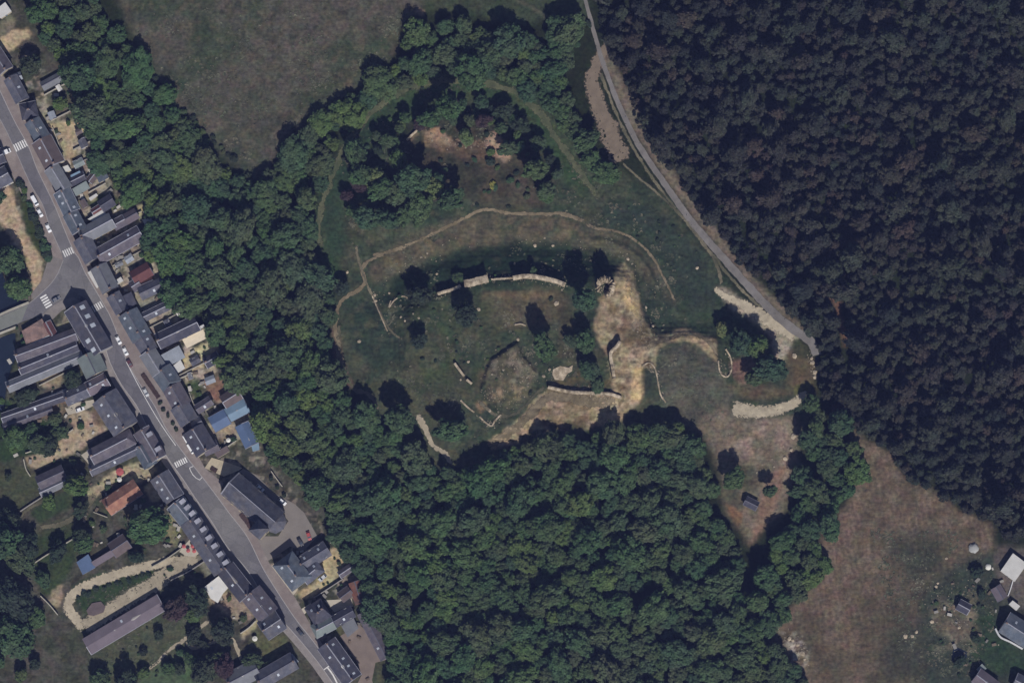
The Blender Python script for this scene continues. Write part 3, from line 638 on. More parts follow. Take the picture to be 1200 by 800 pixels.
def dormer_mesh():
    mb = MB(); mb.box(-.75, .75, -.2, 2.2, -1.6, .75, 0)
    mb.add([(-1,-.5,.7),(1,-.5,.7),(1,2.4,.95),(-1,2.4,.95),(-1,-.5,.85),(1,-.5,.85),(1,2.4,1.1),(-1,2.4,1.1)], [(3,2,1,0),(4,5,6,7),(0,1,5,4),(1,2,6,5),(2,3,7,6),(3,0,4,7)], 1)
    mb.box(-.5, .5, -.25, -.2, -.3, .6, 2)
    return mb.mesh('dormer', [M_WALL[1], M_RIDGE, M_GLASS])
DORM = dormer_mesh()
BN = 0
def facade(root, L, d, eave, sides=(-1, 1), most=3, door=True):
    """windows and a door set into the long walls"""
    n = max(1, min(most, int(L/3.2))); fl = 2 if eave > 4.6 else 1
    for s in sides:
        for i in range(n):
            x = -L/2+L*(i+.5)/n
            for k in range(fl):
                if door and s == sides[0] and k == 0 and i == n//2:
                    link('door', DOOR, root, (x, s*(d+.0), .02), 0 if s > 0 else math.pi); continue
                link('window', WIN, root, (x, s*d, 1.0+2.6*k), 0 if s > 0 else math.pi)
def house(name, label, x1, y1, x2, y2, w, tone, eave=5.6, pitch=.72, chim=1, sky=0, dorm=0, hip=(0, 0), wall=None, cat='house', group=None, win=3, w2=None, lean=False, ridge=True, door=True, skyz=1.0):
    """gabled, hipped or lean-to building standing under its ridge; w, w2: half spans of the two slopes"""
    global BN; BN += 1
    r = random.Random(BN*13+5)
    y1, y2 = y1+1.6, y2+1.6
    ax, ay = P(x1, y1); bx, by = P(x2, y2)
    L = math.hypot(bx-ax, by-ay); rz = math.atan2(by-ay, bx-ax)
    d1 = w*S; d2 = (w2 if w2 is not None else w)*S          # d1: the slope at +y, d2: the slope at -y (local)
    z = min(hgt(x1, y1), hgt(x2, y2))
    eave += r.uniform(-.3, .3)
    root = empty(name, (ax+bx)/2, (ay+by)/2, z, rz, label, cat, group); FOOT.append((x1, y1, x2, y2, max(w, w2 or w)))
    rise = min(d1, d2)*pitch if not lean else (d1+d2)*.22
    wm = M_WALL[wall if wall is not None else r.randrange(4)]
    za = eave+rise if not lean else eave
    h0, h1 = hip[0]*d1, hip[1]*d1
    # walls
    mb = MB()
    if lean: prof = [(-d2+.2, -.4), (d1-.2, -.4), (d1-.2, eave+rise-.2), (-d2+.2, eave-.2)]; mb.profile(prof, -L/2+.1, L/2-.1)
    elif hip[0] or hip[1]: mb.box(-L/2+.2, L/2-.2, -d2+.2, d1-.2, -.4, eave)
    else: mb.profile([(-d2+.2, -.4), (d1-.2, -.4), (d1-.2, eave-.12), (0, za-.12), (-d2+.2, eave-.12)], -L/2+.15, L/2-.15)
    mb.build('wall', wm, root)
    # roof
    mb = MB(); o = .3; t = .16; e = L/2+.12
    if lean:
        zz = lambda y: eave+(y+d2)/(d1+d2)*rise
        mb.profile([(-d2-o, zz(-d2-o)), (d1+o, zz(d1+o)), (d1+o, zz(d1+o)+t), (-d2-o, zz(-d2-o)+t)], -e, e)
    else:
        k1, k2 = rise/d1, rise/d2
        nx = max(2, int(L/2.5)); xs = [-e+(2*e)*i/nx for i in range(nx+1)]
        xr = [max(-e+h0*1.0, min(e-h1*1.0, x)) for x in xs]
        sag = [(-.12*math.sin(math.pi*i/nx)+r.uniform(-.05, .05)) if nx > 2 else 0 for i in range(nx+1)]
        for off in (0, -t):
            for (dd, kk, sgn) in ((d1, k1, 1), (d2, k2, -1)):
                vs = []
                for i in range(nx+1):
                    vs.append((xr[i], 0, za+sag[i]+off)); vs.append((xs[i], sgn*(dd+o), za-kk*(dd+o)+off))
                mb.add(vs, [(2*i, 2*i+1, 2*i+3, 2*i+2) for i in range(nx)])
            for i, hp in ((0, h0), (nx, h1)):
                if hp: mb.add([(xr[i], 0, za+sag[i]+off), (xs[i], d1+o, za-k1*(d1+o)+off), (xs[i], -d2-o, za-k2*(d2+o)+off)], [(0, 1, 2)])
        for sgn, dd, kk in ((1, d1, k1), (-1, d2, k2)):        # eave boards
            zb = za-kk*(dd+o); mb.add([(-e, sgn*(dd+o), zb-t), (e, sgn*(dd+o), zb-t), (e, sgn*(dd+o), zb), (-e, sgn*(dd+o), zb)], [(0, 1, 2, 3)])
        if ridge:
            for i in range(nx):
                if xr[i+1]-xr[i] < .05: continue
                mb.add([(xr[i], -.27, za+sag[i]-.1), (xr[i+1], -.27, za+sag[i+1]-.1), (xr[i+1], 0, za+sag[i+1]+.14), (xr[i], 0, za+sag[i]+.14), (xr[i+1], .27, za+sag[i+1]-.1), (xr[i], .27, za+sag[i]-.1)], [(0,1,2,3), (3,2,4,5)], 1)
        for sgn, dd, kk in ((1, d1, k1), (-1, d2, k2)):        # verges and gutters
            if r.random() < .55: zb = za-kk*(dd+o); mb.box(-e, e, sgn*(dd+o)-.09, sgn*(dd+o)+.09, zb-.12, zb+.03, 1)
            for q, hp in ((-e, h0), (e, h1)):
                if hp == 0 and r.random() < .5:
                    zb = za-kk*(dd+o); qa, qb = q-.14, q+.14
                    mb.add([(qa, 0, za+.1), (qb, 0, za+.1), (qb, sgn*(dd+o), zb+.1), (qa, sgn*(dd+o), zb+.1), (qa, 0, za-.1), (qb, 0, za-.1), (qb, sgn*(dd+o), zb-.1), (qa, sgn*(dd+o), zb-.1)], [(0,1,2,3), (7,6,5,4), (0,4,5,1), (1,5,6,2), (2,6,7,3), (3,7,4,0)], 1)
    roof = mb.build('roof', [ROOF[tone], M_RIDGE if r.random() < .6 else M_RIDGE_D], root)
    ends = [-L/2+h0+.7, L/2-h1-.7, 0]
    for i in range(chim): link('chimney', CHIM, roof, (ends[i % 3], r.choice((-.25, .25, 0)), za if not lean else eave+rise), r.choice((0, math.pi/2)))
    if tone in ('slate', 'dark', 'blue', 'purple', 'mauve') and L > 7: sky += r.choice((0, 1, 1, 2))
    for i in range(sky):
        x = -L/2+L*(i+.5)/sky+r.uniform(-.3, .3); s = r.choice((-1, 1)); dd, kk = (d1, rise/d1) if s > 0 else (d2, rise/d2)
        so = link('skylight', SKYL, roof, (x, s*dd*.5, za-kk*dd*.5+.06)); so.rotation_euler = (-s*math.atan(kk), 0, 0); so.scale = (skyz, skyz, 1)
    for i in range(abs(dorm)):
        x = -L/2+L*(i+.5)/abs(dorm); s = 1 if dorm > 0 else -1; dd = d1 if s > 0 else d2; kk = rise/dd
        do = link('dormer', DORM, roof, (x, s*dd*.82, za-kk*dd*.82+.9), math.pi if s > 0 else 0)
    if win and not lean: facade(root, L, d1-.2 if d1 == d2 else min(d1, d2)-.2, eave, (-1, 1) if d1 == d2 else ((-1,) if d2 < d1 else (1,)), win, door)
    elif win: facade(root, L, d2-.2, min(eave, 4.0), (-1,), min(win, 2), door)
    return root
def flat(name, label, poly, tone, h=3.2, wall=0, cat='building', sky=0, door=True):
    global BN; BN += 1
    vs = [P(x, y+.8) for x, y in poly]; cx = sum(v[0] for v in vs)/len(vs); cy = sum(v[1] for v in vs)/len(vs)
    px, py = sum(p[0] for p in poly)/len(poly), sum(p[1] for p in poly)/len(poly)
    root = empty(name, cx, cy, hgt(px, py), 0, label, cat); FOOT.append((px, py, px, py, 8))
    loc = [(x-cx, y-cy) for x, y in vs]; mb = MB(); mb.prism(loc, -.4, h-.16); mb.build('wall', M_WALL[wall], root)
    mb = MB(); g = 1+.25/max(1, math.hypot(*loc[0])); mb.prism([(x*g, y*g) for x, y in loc], h-.158, h); rf = mb.build('roof', ROOF[tone], root)
    for i in range(sky): link('skylight', SKYL, rf, (loc[0][0]*.5*(1-i), loc[0][1]*.5*(1-i), h), .5)
    if door:
        n = len(loc); best = min(range(n), key=lambda i: (loc[i][1]+loc[(i+1)%n][1]))
        a, b = loc[best], loc[(best+1)%n]; t = math.atan2(b[1]-a[1], b[0]-a[0])
        if math.cos(t) < 0: t += math.pi
        link('door', DOOR, root, ((a[0]+b[0])/2, (a[1]+b[1])/2, .02), t+math.pi)
    return root

T = 'terrace_house'; H = 'house'; SH = 'shed'; O = 'outbuilding'
G1 = 'terrace houses along the wood side of the street'; G2 = 'terrace houses along the river side of the street'
B = house
# wood side of the street, from the top of the town down
B(T, 'slate terrace house at the very top of the street row', 14,92,28,119, 8, 'slate', group=G1)
B(T, 'squat hipped slate house turned across the row beside the tree shaded yard', 26,132,45,128, 9, 'dark', hip=(.9,.9), group=G1)
B(T, 'slate terrace house with one bluish patched slope before the sunny sand yard', 39,142,53,165, 9, 'blue', group=G1, sky=1)
B(T, 'long brownish slate terrace house opposite the white van', 50,164,66,194, 12, 'brown', chim=2, sky=2, group=G1)
B(T, 'grey roofed terrace house with a pale parapet line behind its white annex', 62,197,78,223, 9, 'grey', group=G1)
B(T, 'blue grey slate terrace house opposite the hedged gravel square', 74,224,86,249, 10, 'blue', sky=1, group=G1)
B(T, 'slate terrace house with roof windows just above the long zinc coloured wing', 84,250,95,271, 9, 'blue', chim=2, group=G1)
B(T, 'steep slate terrace house beside the zebra crossing', 97,279,111,305, 10, 'slate', chim=1, group=G1)
B(T, 'grey roofed house with pale ridge behind the white shop front', 117,312,131,340, 10, 'grey', chim=2, group=G1)
B(T, 'small slate terrace house above the zebra crossing below the junction', 134,345,145,365, 8, 'slate', group=G1)
B(T, 'broad bluish slate terrace house opposite the corner house', 151,366,168,396, 12, 'blue', sky=2, chim=1, group=G1)
B(T, 'slate terrace house with white ridge and dark rear slope beside the parked white cars', 163,388,177,411, 10, 'slate', chim=2, sky=1, group=G1)
B(T, 'grey roofed house with a pale framed front slope opposite the parked red car', 174,412,189,436, 10, 'grey', group=G1)
B(T, 'plain blue grey house with a hipped end beside the planted beds', 190,433,203,452, 12, 'blue', hip=(.0,.4), chim=1, group=G1)
B(T, 'purplish slate terrace house behind the long planted bed', 202,452,215,475, 11, 'purple', group=G1)
B(T, 'slate terrace house with curved pale ridge behind the row of bushes', 211,474,223,494, 11, 'slate', chim=1, group=G1)
B(T, 'slate terrace house with two roof windows behind the white delivery vans', 227,502,243,528, 13, 'dark', sky=2, chim=2, group=G1)
# their yards and wings
B(O, 'dark blue roofed wing with shallow slopes behind the white annex', 82,214,100,205, 5, 'dark', 3.6, chim=0, win=2)
flat('annex', 'small bright white roofed annex above the blue grey flat roof', [(66,199),(80,194),(84,200),(72,203)], 'white', 3)
flat('annex', 'pale blue flat roofed annex between two dark roofs', [(84,206),(94,201),(98,208),(87,214)], 'palesky', 3.4)
B('lean_to', 'long pale lean-to below the dark blue roofed wing', 85,227,104,216, 4, 'green', 2.8, lean=True, chim=0, win=1)
B(SH, 'small tan garden shed backing onto the wood', 105,212,112,203, 4, 'brown', 2.4, chim=0, win=1)
flat(SH, 'blue grey flat garage at the wood edge beside the tan shed', [(112,202),(122,197),(128,208),(117,214)], 'blue', 2.6)
flat('canopy', 'narrow white canopy over the rubble yard', [(105,232),(113,227),(115,229),(107,235)], 'white', 2.3, door=False)
B(O, 'dark slate outbuilding beyond the small red roof', 119,242,133,233, 7, 'dark', 3.2, chim=0, win=2)
B(SH, 'small red roofed shed joined to a white roof', 109,249,120,242, 4, 'red', 3.0, chim=0, win=1)
flat('annex', 'white flat roofed workshop beside the small red shed', [(104,257),(121,246),(126,252),(112,260)], 'white', 3.2)
B(O, 'long zinc grey wing running back from the street to the tan gravel strip', 96,278,133,258, 9, 'grey', 4.8, chim=1, win=3)
B(O, 'purple brown roofed outbuilding at the end of the long grey wing', 134,264,147,257, 6, 'purple', 3.6, chim=0, win=2)
B(SH, 'pale brown shed at the tip of the tan gravel strip', 147,257,161,249, 6, 'mauve', 3.0, chim=0, win=1)
B(O, 'very long dark slate wing with its shaded slope to the gravel strip', 116,301,166,273, 9, 'purple', 5.2, chim=1, win=4)
flat('shop_front', 'long white flat roofed shop front on the pavement', [(104,320),(109,317),(119,333),(114,337)], 'white', 3.6, 1, cat='shop')
flat('annex', 'small white roofed annex behind the shop front house', [(133,331),(142,325),(145,329),(136,335)], 'white', 3.2)
B(O, 'dull red metal roofed outbuilding at the wood edge', 156,326,177,314, 8, 'red', 3.6, chim=0, win=2, ridge=False)
B(SH, 'small pinkish roofed shed below the dull red roof', 166,333,180,327, 3, 'rust', 2.6, chim=0, win=1)
B(O, 'small purple roofed outbuilding between the red roof and the pale yard', 155,336,164,330, 6, 'purple', 3, chim=0, win=1)
flat(O, 'dark square flat roofed block behind the small slate terrace house', [(145,348),(155,343),(161,356),(150,362)], 'dark', 5, 3)
B(O, 'long slate outbuilding with its dark slope against the pinkish shed', 165,344,195,330, 7, 'slate', 4, chim=0, win=3)
B(O, 'narrow slate outbuilding between two strips of garden', 167,372,198,357, 5, 'slate', 3.6, chim=0, win=2)
B(O, 'long dark slate wing with a white coping beside the dazzling patio', 186,400,232,378, 9, 'dark', 5, chim=1, win=4)
B('lean_to', 'zinc roofed annex stepped below the dazzling patio', 190,424,214,411, 7, 'zinc', 3.2, lean=True, chim=0, win=2)
flat('annex', 'white roofed annex at the corner of the tan courtyard', [(203,429),(212,422),(217,431),(208,437)], 'white', 3)
B(SH, 'dark purple roofed shed with chimney pots backing onto the tan courtyard', 241,425,257,416, 6, 'dark', 3, chim=1, win=1)
B(O, 'slate outbuilding above the strip of lawn by the blue roofs', 231,479,248,468, 5, 'purple', 3.4, chim=0, win=1)
B(O, 'brown tiled outbuilding against the trees above the blue roofs', 262,471,281,459, 8, 'brown', 3.8, chim=0, win=2)
B('workshop', 'long mid blue steel roofed workshop', 249,497,267,487, 9, 'sky', 4.2, .3, chim=0, win=2, ridge=False)
B('workshop', 'pale blue roofed workshop at the wood edge', 267,486,290,474, 8, 'palesky', 3.8, .3, chim=0, win=2, ridge=False)
B('workshop', 'blue roofed workshop standing crosswise beside the walled patio', 284,496,296,521, 8, 'sky', 4.2, .35, chim=0, win=2, ridge=False)
flat(SH, 'small turquoise flat shed below the blue workshops', [(295,520),(303,516),(304,526),(297,528)], 'palesky', 2.4)
B(O, 'slate wing tucked behind the curved ridge terrace house', 226,498,237,492, 6, 'slate', 3.8, chim=0, win=1)
B(O, 'purplish slate wing below the walled patio', 240,527,256,520, 6, 'purple', 3.6, chim=1, win=1)
flat(SH, 'small dark flat shed above the church forecourt', [(252,530),(266,522),(269,528),(256,536)], 'brown', 2.6)
# church
def church():
    x1, y1, x2, y2 = 271, 567, 324, 612.6
    ax, ay = P(x1, y1); bx, by = P(x2, y2); L = math.hypot(bx-ax, by-ay); rz = math.atan2(by-ay, bx-ax); d = 6.2
    root = empty('church', (ax+bx)/2, (ay+by)/2, 0, rz, 'slate roofed stone church with a square bell tower in the asphalt yard', 'church')
    ev, za = 7.0, 13.2; mb = MB()
    mb.profile([(-d,-.4),(d,-.4),(d,ev),(0,za-.1),(-d,ev)], -L/2, L/2); 
    for i in range(6):
        x = -L/2+2+i*(L-4)/5
        for s in (-1, 1): mb.box(x-.4, x+.4, s*d-.0 if s > 0 else -d-1.0, d+1.0 if s > 0 else -d, -.4, 5.2)
    mb.build('nave_wall', M_WALL[2], root)
    mb = MB(); n = 14; a2 = 8; e = L/2+.2; o = .45; k = (za-ev)/d
    for off in (0, -.18):
        for s in (-1, 1):
            vs = []
            for i in range(n+1): x = -e+2*e*i/n; vs += [(x, 0, za+off+random.uniform(-.03,.03)), (x, s*(d+o), za-k*(d+o)+off)]
            mb.add(vs, [(2*i,2*i+1,2*i+3,2*i+2) for i in range(n)])
    mb.box(-e, e, -.18, .18, za-.05, za+.16, 1)
    mb.box(-e-.25, -e, -.0, .0001, 0, .0001, 1)
    for s in (-1, 1):     # pale gable coping facing the forecourt
        mb.add([(-e-.02, 0, za+.3), (-e-.02, s*(d+.4), za-k*(d+.4)+.3), (-e+.5, s*(d+.4), za-k*(d+.4)+.3), (-e+.5, 0, za+.3),
                (-e-.02, 0, za-.3), (-e-.02, s*(d+.4), za-k*(d+.4)-.3), (-e+.5, s*(d+.4), za-k*(d+.4)-.3), (-e+.5, 0, za-.3)],
               [(0,1,2,3),(7,6,5,4),(0,4,5,1),(1,5,6,2),(2,6,7,3),(3,7,4,0)], 1)
    mb.build('roof', [ROOF['slate'], M_RIDGE], root)
    # polygonal choir
    q = [(L/2, d-1.2), (L/2+3.2, d-2.6), (L/2+4.6, 0), (L/2+3.2, -d+2.6), (L/2, -d+1.2)]
    mb = MB(); mb.prism(q, -.4, 6.2); ch = mb.build('choir', M_WALL[2], root)
    mb = MB(); ap = (L/2-.1, 0, 11.4); vs = [(x*1.0+(.4 if i in (1,2,3) else 0), y*1.08, 6.1) for i, (x, y) in enumerate(q)]
    mb.add([ap]+vs, [(0,i,i+1) for i in range(1,5)]); mb.add(vs, [(4,3,2,1,0)]); mb.build('choir_roof', ROOF['slate'], ch)
    # bell tower on the street side
    tx, ty = P(305.5, 621.5); tw = 3.1
    c, s_ = math.cos(-rz), math.sin(-rz); rx, ry = tx-root.location.x, ty-root.location.y; tx, ty = rx*c-ry*s_, rx*s_+ry*c
    mb = MB(); mb.box(tx-tw, tx+tw, ty-tw, ty+tw, -.4, 12.5); tower = mb.build('bell_tower', M_WALL[2], root)
    mb = MB(); w = tw+.4; mb.add([(tx-w,ty-w,12.4),(tx+w,ty-w,12.4),(tx+w,ty+w,12.4),(tx-w,ty+w,12.4),(tx,ty,18.0)], [(3,2,1,0),(0,1,4),(1,2,4),(2,3,4),(3,0,4)]); mb.build('spire', ROOF['slate'], tower)
    for dx, dy, r in ((0,-tw,math.pi),(0,tw,0),(tw,0,-math.pi/2),(-tw,0,math.pi/2)): link('belfry_opening', WIN, tower, (tx+dx, ty+dy, 9.8), r)
    mb = MB(); mb.profile([(-1.6,0),(1.6,0),(1.6,3),(0,4.2),(-1.6,3)], -L/2-1.2, -L/2-.02); mb.build('porch', M_WALL[2], root)
    link('door', DOOR, root, (-L/2-1.2, 0, .02), math.pi/2)
    for i in range(5):
        x = -L/2+2+(i+.5)*(L-4)/5
        for s in (-1, 1): link('tall_window', WIN_T, root, (x, s*d, 1.6), 0 if s > 0 else math.pi)
church()
# around the town hall
B('town_hall', 'large hipped slate town hall facing the pale terrace', 332,653,355,683, 14, 'blue', 7, hip=(.75,.75), chim=2, sky=1, cat='town hall', win=4)
B(O, 'slate wing with its shaded slope behind the red car', 352,661,384,641, 9, 'slate', 5, chim=1, win=3)
B(O, 'short hipped slate pavilion in the angle of the town hall', 356,677,376,661, 8, 'slate', 5, hip=(0,1), chim=1, win=1)
B(O, 'rust red roofed outbuilding curving along the wood edge', 416,680,424,705, 7, 'rust', 3.4, chim=0, win=2)
B(O, 'brown grey roofed sheds beside the rust red roof', 399,699,411,690, 6, 'brown', 3.0, chim=0, win=1)
B(SH, 'small dark purple shed at the corner of the pale town hall yard', 398,672,413,662, 4, 'purple', 2.8, chim=0, win=1)
B(H, 'steep hipped dark house beside the small corner terrace', 364,722,383,710, 12, 'dark', 6, hip=(.8,.3), chim=2, win=2)
B(O, 'dark slate wing between the bright terrace and the paved yard', 391,727,414,714, 7, 'dark', 4.6, chim=0, win=2)
B(H, 'grey green roofed house end on to the street', 368,739,391,727, 8, 'green', 5.2, hip=(.5,0), chim=1, win=2)
flat(O, 'plain grey flat roof between the lawn and the parking yard', [(401,733),(413,721),(420,735),(408,745)], 'grey', 3)
B(T, 'long dark slate terrace with many small skylights beside the parking yard', 383,752,414,795, 12, 'dark', 6, chim=2, sky=5, win=5, group=G1)
B(O, 'long narrow purple roofed sheds along the wood by the parking yard', 426,716,453,769, 7, 'purple', 3, chim=0, win=4, lean=False)
# river side of the street
B(T, 'slate corner house with bright dormers opposite the church gable', 207,588,224,609, 12, 'blue', 6, dorm=3, chim=1, group=G2)
B(T, 'long slate terrace with a line of dormers opposite the church', 224,609,263,667, 12, 'slate', 6.4, dorm=6, chim=3, win=6, group=G2)
B(T, 'slate terrace with bright white ridge and plain dark street slope', 265,664,291,697, 11, 'dark', 6, chim=2, win=4, group=G2)
B(T, 'purplish slate terrace house with several small skylights', 295,693,316,719, 13, 'purple', 6, sky=4, chim=1, group=G2)
B(H, 'detached slate house end on to the street above a dry lawn', 309,738,330,724, 12, 'slate', 6, chim=1, sky=1, win=2)
B(H, 'large slate house at the bottom of the street on the river side', 303,797,346,772, 10, 'slate', 6, chim=2, win=3)
B(H, 'grey roofed house between the purple tree and the bottom of the street', 268,799,302,781, 11, 'grey', 5, chim=1, win=3)
flat('annex', 'small pale grey flat roof beside the street at the bottom of town', [(335,770),(343,765),(350,774),(342,779)], 'zinc', 3)
flat('hall', 'wide white flat roofed hall behind the dormered terrace', [(241,687),(263,670),(272,683),(262,694),(256,705),(248,700)], 'white', 4, sky=1)
B(H, 'slate house between two pale yards by the worn crossing', 188,556,206,584, 12, 'slate', 5.8, chim=1, sky=1, win=3)
B(O, 'slate wing of an L shaped house along the pale gravel court', 107,551,162,525, 6, 'slate', 4.6, chim=1, win=4)
B(H, 'slate block on the short leg of an L shaped house', 165,522,178,545, 8, 'blue', 5.4, chim=1, hip=(0,.6), win=2)
B(O, 'purplish slate wing with a white rear wall beside the bright patio', 108,535,157,510, 9, 'purple', 5.2, hip=(0,.8), chim=1, win=4)
B(T, 'slate terrace house fronting the street above the worn crossing', 167,503,187,537, 10, 'purple', 6, dorm=2, chim=2, group=G2)
B(H, 'very large slate house with pale ridge at the bend of the street', 124,464,149,502, 16, 'slate', 6.6, chim=2, sky=3, win=4)
B(H, 'orange tiled house with patchy red slope beside the red parasol', 126,594,163,569, 10, 'tile', 4.6, chim=1, win=3, ridge=False)
B(O, 'dark slate twin gabled outbuilding beside the long sand yard', 46,565,76,551, 8, 'purple', 4, chim=0, win=2)
B(O, 'lower slate twin outbuilding under the spreading garden tree', 48,576,78,562, 5, 'grey', 3.4, chim=0, win=2)
B(T, 'long corner house with white roof windows at the junction', 90,359,121,412, 14, 'dark', 6.4, chim=1, sky=4, win=5, group=G2, skyz=1.9)
B(T, 'greenish slate house just below the long corner house', 104,415,115,438, 13, 'green', 5.6, chim=1, group=G2)
B(O, 'purple brown roofed range behind the pink terrace', 20,417,90,391, 7, 'purple', 4.4, chim=1, win=4)
B(O, 'dark slate range between the purple range and the grey range', 24,432,92,404, 6, 'dark', 4.4, chim=1, win=4)
B(O, 'long pale grey range running down to the river', 10,453,98,416, 6, 'grey', 4, chim=1, win=5)
B(O, 'mauve slate range with bright skylight beside the shaded tree', 78,467,110,453, 8, 'slate', 4.6, chim=1, win=3)
B(T, 'grey slate house end on to the street at the bend', 104,456,127,444, 8, 'mauve', 5.6, chim=2, win=2, group=G2)
B(O, 'dark thin range between lawn and vegetable garden', 3,489,80,462, 5, 'dark', 3, chim=0, win=4)
B(O, 'thin purple roofed range beside the vegetable garden', 5,499,62,478, 4, 'purple', 2.8, chim=0, win=3)
B(SH, 'narrow grey shed beside the oval lawn', 48,470,79,458, 3, 'grey', 2.4, chim=0, win=2)
flat('pavilion', 'flat pinkish roof terrace framed by white walls by the river', [(27,388),(50,374),(60,394),(33,406)], 'pink', 3.4, 1)
B('garage', 'dark brown garage between the roof terrace and the corner house', 55,377,63,392, 5, 'red', 3, chim=0, win=1)
flat('garage', 'pale green flat roofed garage at the end of the purple range', [(22,424),(33,419),(36,428),(25,433)], 'palesky', 2.8)
B(H, 'slate house beside the gravel square above the shaded plane trees', -8,215,12,204, 10, 'slate', 5.6, chim=1, win=2)
B(H, 'slate house across from the top of the street row', -14,190,6,182, 8, 'dark', 5.6, chim=1, win=2)
B(T, 'purplish slate terrace house at the far top edge of the town', -8,58,9,84, 9, 'purple', 5.6, chim=2, group=G1)
B(O, 'pale grey roofed porch at the foot of the purplish terrace house', 12,93,26,88, 4, 'zinc', 3, chim=0, win=1)
B(SH, 'long pale grey garden shed in the grassy yard at the wood edge', 50,101,74,88, 5, 'grey', 2.6, chim=0, win=2)
flat('annex', 'white flat roof at the top corner of the town', [(-6,14),(7,4),(14,14),(2,22)], 'white', 3)
B('barn', 'very long mauve roofed barn beside the straight drive', 103,756,190,704, 10, 'mauve', 4, .3, chim=0, win=6, cat='barn', ridge=False)
flat(SH, 'bright blue flat roofed shed by the curved drive', [(91,658),(104,649),(112,664),(98,672)], 'sky', 2.8)
B(SH, 'brown square roofed outhouse beside the big garden tree', 132,644,150,632, 9, 'brown', 3, chim=0, win=1)
B('lean_to', 'thin lilac lean-to behind the blue shed', 110,660,133,646, 3, 'mauve', 2.4, lean=True, chim=0, win=1)
flat('patio_slab', 'small brownish octagonal floor slab by the straight drive', [(102,714),(108,706),(118,704),(123,710),(121,716),(110,720),(104,719)], 'brown', .5, door=False)
# by the eastern field
flat(H, 'square white roofed house at the edge of the eastern field', [(1172,668),(1186,648),(1202,660),(1188,680)], 'white', 3.4, 1, cat='house')
B(H, 'blue grey gabled house with a white terrace wall below the container', 1176,727,1212,750, 13, 'blue', 4.2, chim=1, win=3)
B(H, 'dull grey gabled house on the bottom edge beside the dark pond', 1143,789,1166,806, 9, 'mauve', 4, chim=0, win=2)
B(SH, 'dark shed with pale end among the allotments', 1122,706,1135,713, 6, 'dark', 2.6, chim=0, win=1)
B(SH, 'grey pointed roof shed below the white roofed house', 1166,686,1174,700, 6, 'mauve', 2.8, chim=0, win=1)
flat('shipping_container', 'white steel container beside the blue grey house', [(1182,707),(1186,703),(1194,709),(1190,714)], 'white', 2.6, 1, cat='container')
B(H, 'slate house at the bottom corner beyond the allotments', 1188,795,1210,806, 9, 'slate', 4, chim=0, win=2)
B('hut', 'dark slate roofed hut in the sloping clearing', 873,585,887,592, 5, 'dark', 2.6, chim=0, win=1, cat='hut')
flat(SH, 'small beige flat shed above the bottom house', [(1144,783),(1150,777),(1155,782),(1149,788)], 'green', 2.2)

# ------------------------------------------------------------------ ruins, garden walls, small things
def wall_run(name, label, pts, w, h, m=M_STONE, ragged=.0, cat='wall', seed=1, group=None):
    """a masonry wall along a line; ragged: how unevenly its top has fallen"""
    pts = smooth(pts, 1.3); nn = normals(pts); n = len(pts); r = random.Random(seed); ragged *= .8; mb = MB(); vs = []
    hs = [h*(1-ragged*r.random()) for _ in pts]
    for _ in range(2): hs = [(hs[max(0, i-1)]+2*hs[i]+hs[min(n-1, i+1)])/4 for i in range(n)]
    rx, ry, rz = P3(*pts[n//2])
    for i, (x, y) in enumerate(pts):
        a, b = nn[i]; j1, j2 = (1+ragged*.5*(r.random()-.3), 1+ragged*.5*(r.random()-.3)); g = hgt(x, y)
        for o, z in ((-w/2*j1, -.6), (-w/2*j1, hs[i]*(1-.2*ragged*r.random())), (0, hs[i]*(1+.1*ragged)), (w/2*j2, hs[i]*(1-.2*ragged*r.random())), (w/2*j2, -.6)):
            X, Y = P(x+a*o, y+b*o); vs.append((X-rx, Y-ry, g+z-rz))
    fs = []
    for i in range(n-1):
        for k in range(4): fs.append((i*5+k, i*5+k+1, i*5+k+6, i*5+k+5))
    fs += [(0,1,2,3,4), tuple((n-1)*5+k for k in (4,3,2,1,0))]
    mb.add(vs, fs); return tag(mb.build(name, m, None, (rx, ry, rz)), label, cat, group, 'thing')
RW_ = 'ruined_wall'
wall_run(RW_, 'thick pale curtain wall stump with rubble core on the north rim', [(544,334),(552,333),(560,331),(572,328)], 8, 4.2, ragged=.5, seed=2)
wall_run(RW_, 'thin low wall piece between the dark tree and the thick wall stump', [(513,346),(522,343),(530,341),(540,336)], 3.2, 2.4, ragged=.5, seed=3)
wall_run(RW_, 'long pale curved curtain wall under the conical shrub', [(601,328),(612,326),(625,326),(640,329),(652,332),(662,336)], 4.6, 4.4, ragged=.4, seed=4)
wall_run(RW_, 'low mossy wall line joining the two northern wall stumps', [(572,329),(585,328),(602,327)], 2, .9, ragged=.6, seed=5)
wall_run(RW_, 'bent white wall beside the gate passage', [(726,402),(722,408),(716,414),(715,420),(717,432),(719,445)], 3.6, 5.2, ragged=.35, seed=6)
wall_run(RW_, 'long pale south wall above the worn track', [(642,455),(655,458),(672,461),(695,462),(714,463),(728,467)], 3.2, 3.2, ragged=.45, seed=7)
wall_run(RW_, 'straight pale wall piece with a dark shadow on the lawn', [(533,427),(538,434),(544,442)], 2.6, 2.4, ragged=.2, seed=8)
wall_run(RW_, 'short white wall piece in line below the straight one', [(547,446),(553,451)], 2.6, 2.0, ragged=.2, seed=9)
wall_run(RW_, 'angled low foundation corner below the rubble mound', [(562,489),(568,495),(576,500),(580,494),(587,487)], 1.8, .8, ragged=.5, seed=10)
wall_run(RW_, 'short low foundation beside the dark tree', [(540,470),(548,478),(556,484)], 1.8, .7, ragged=.5, seed=11)
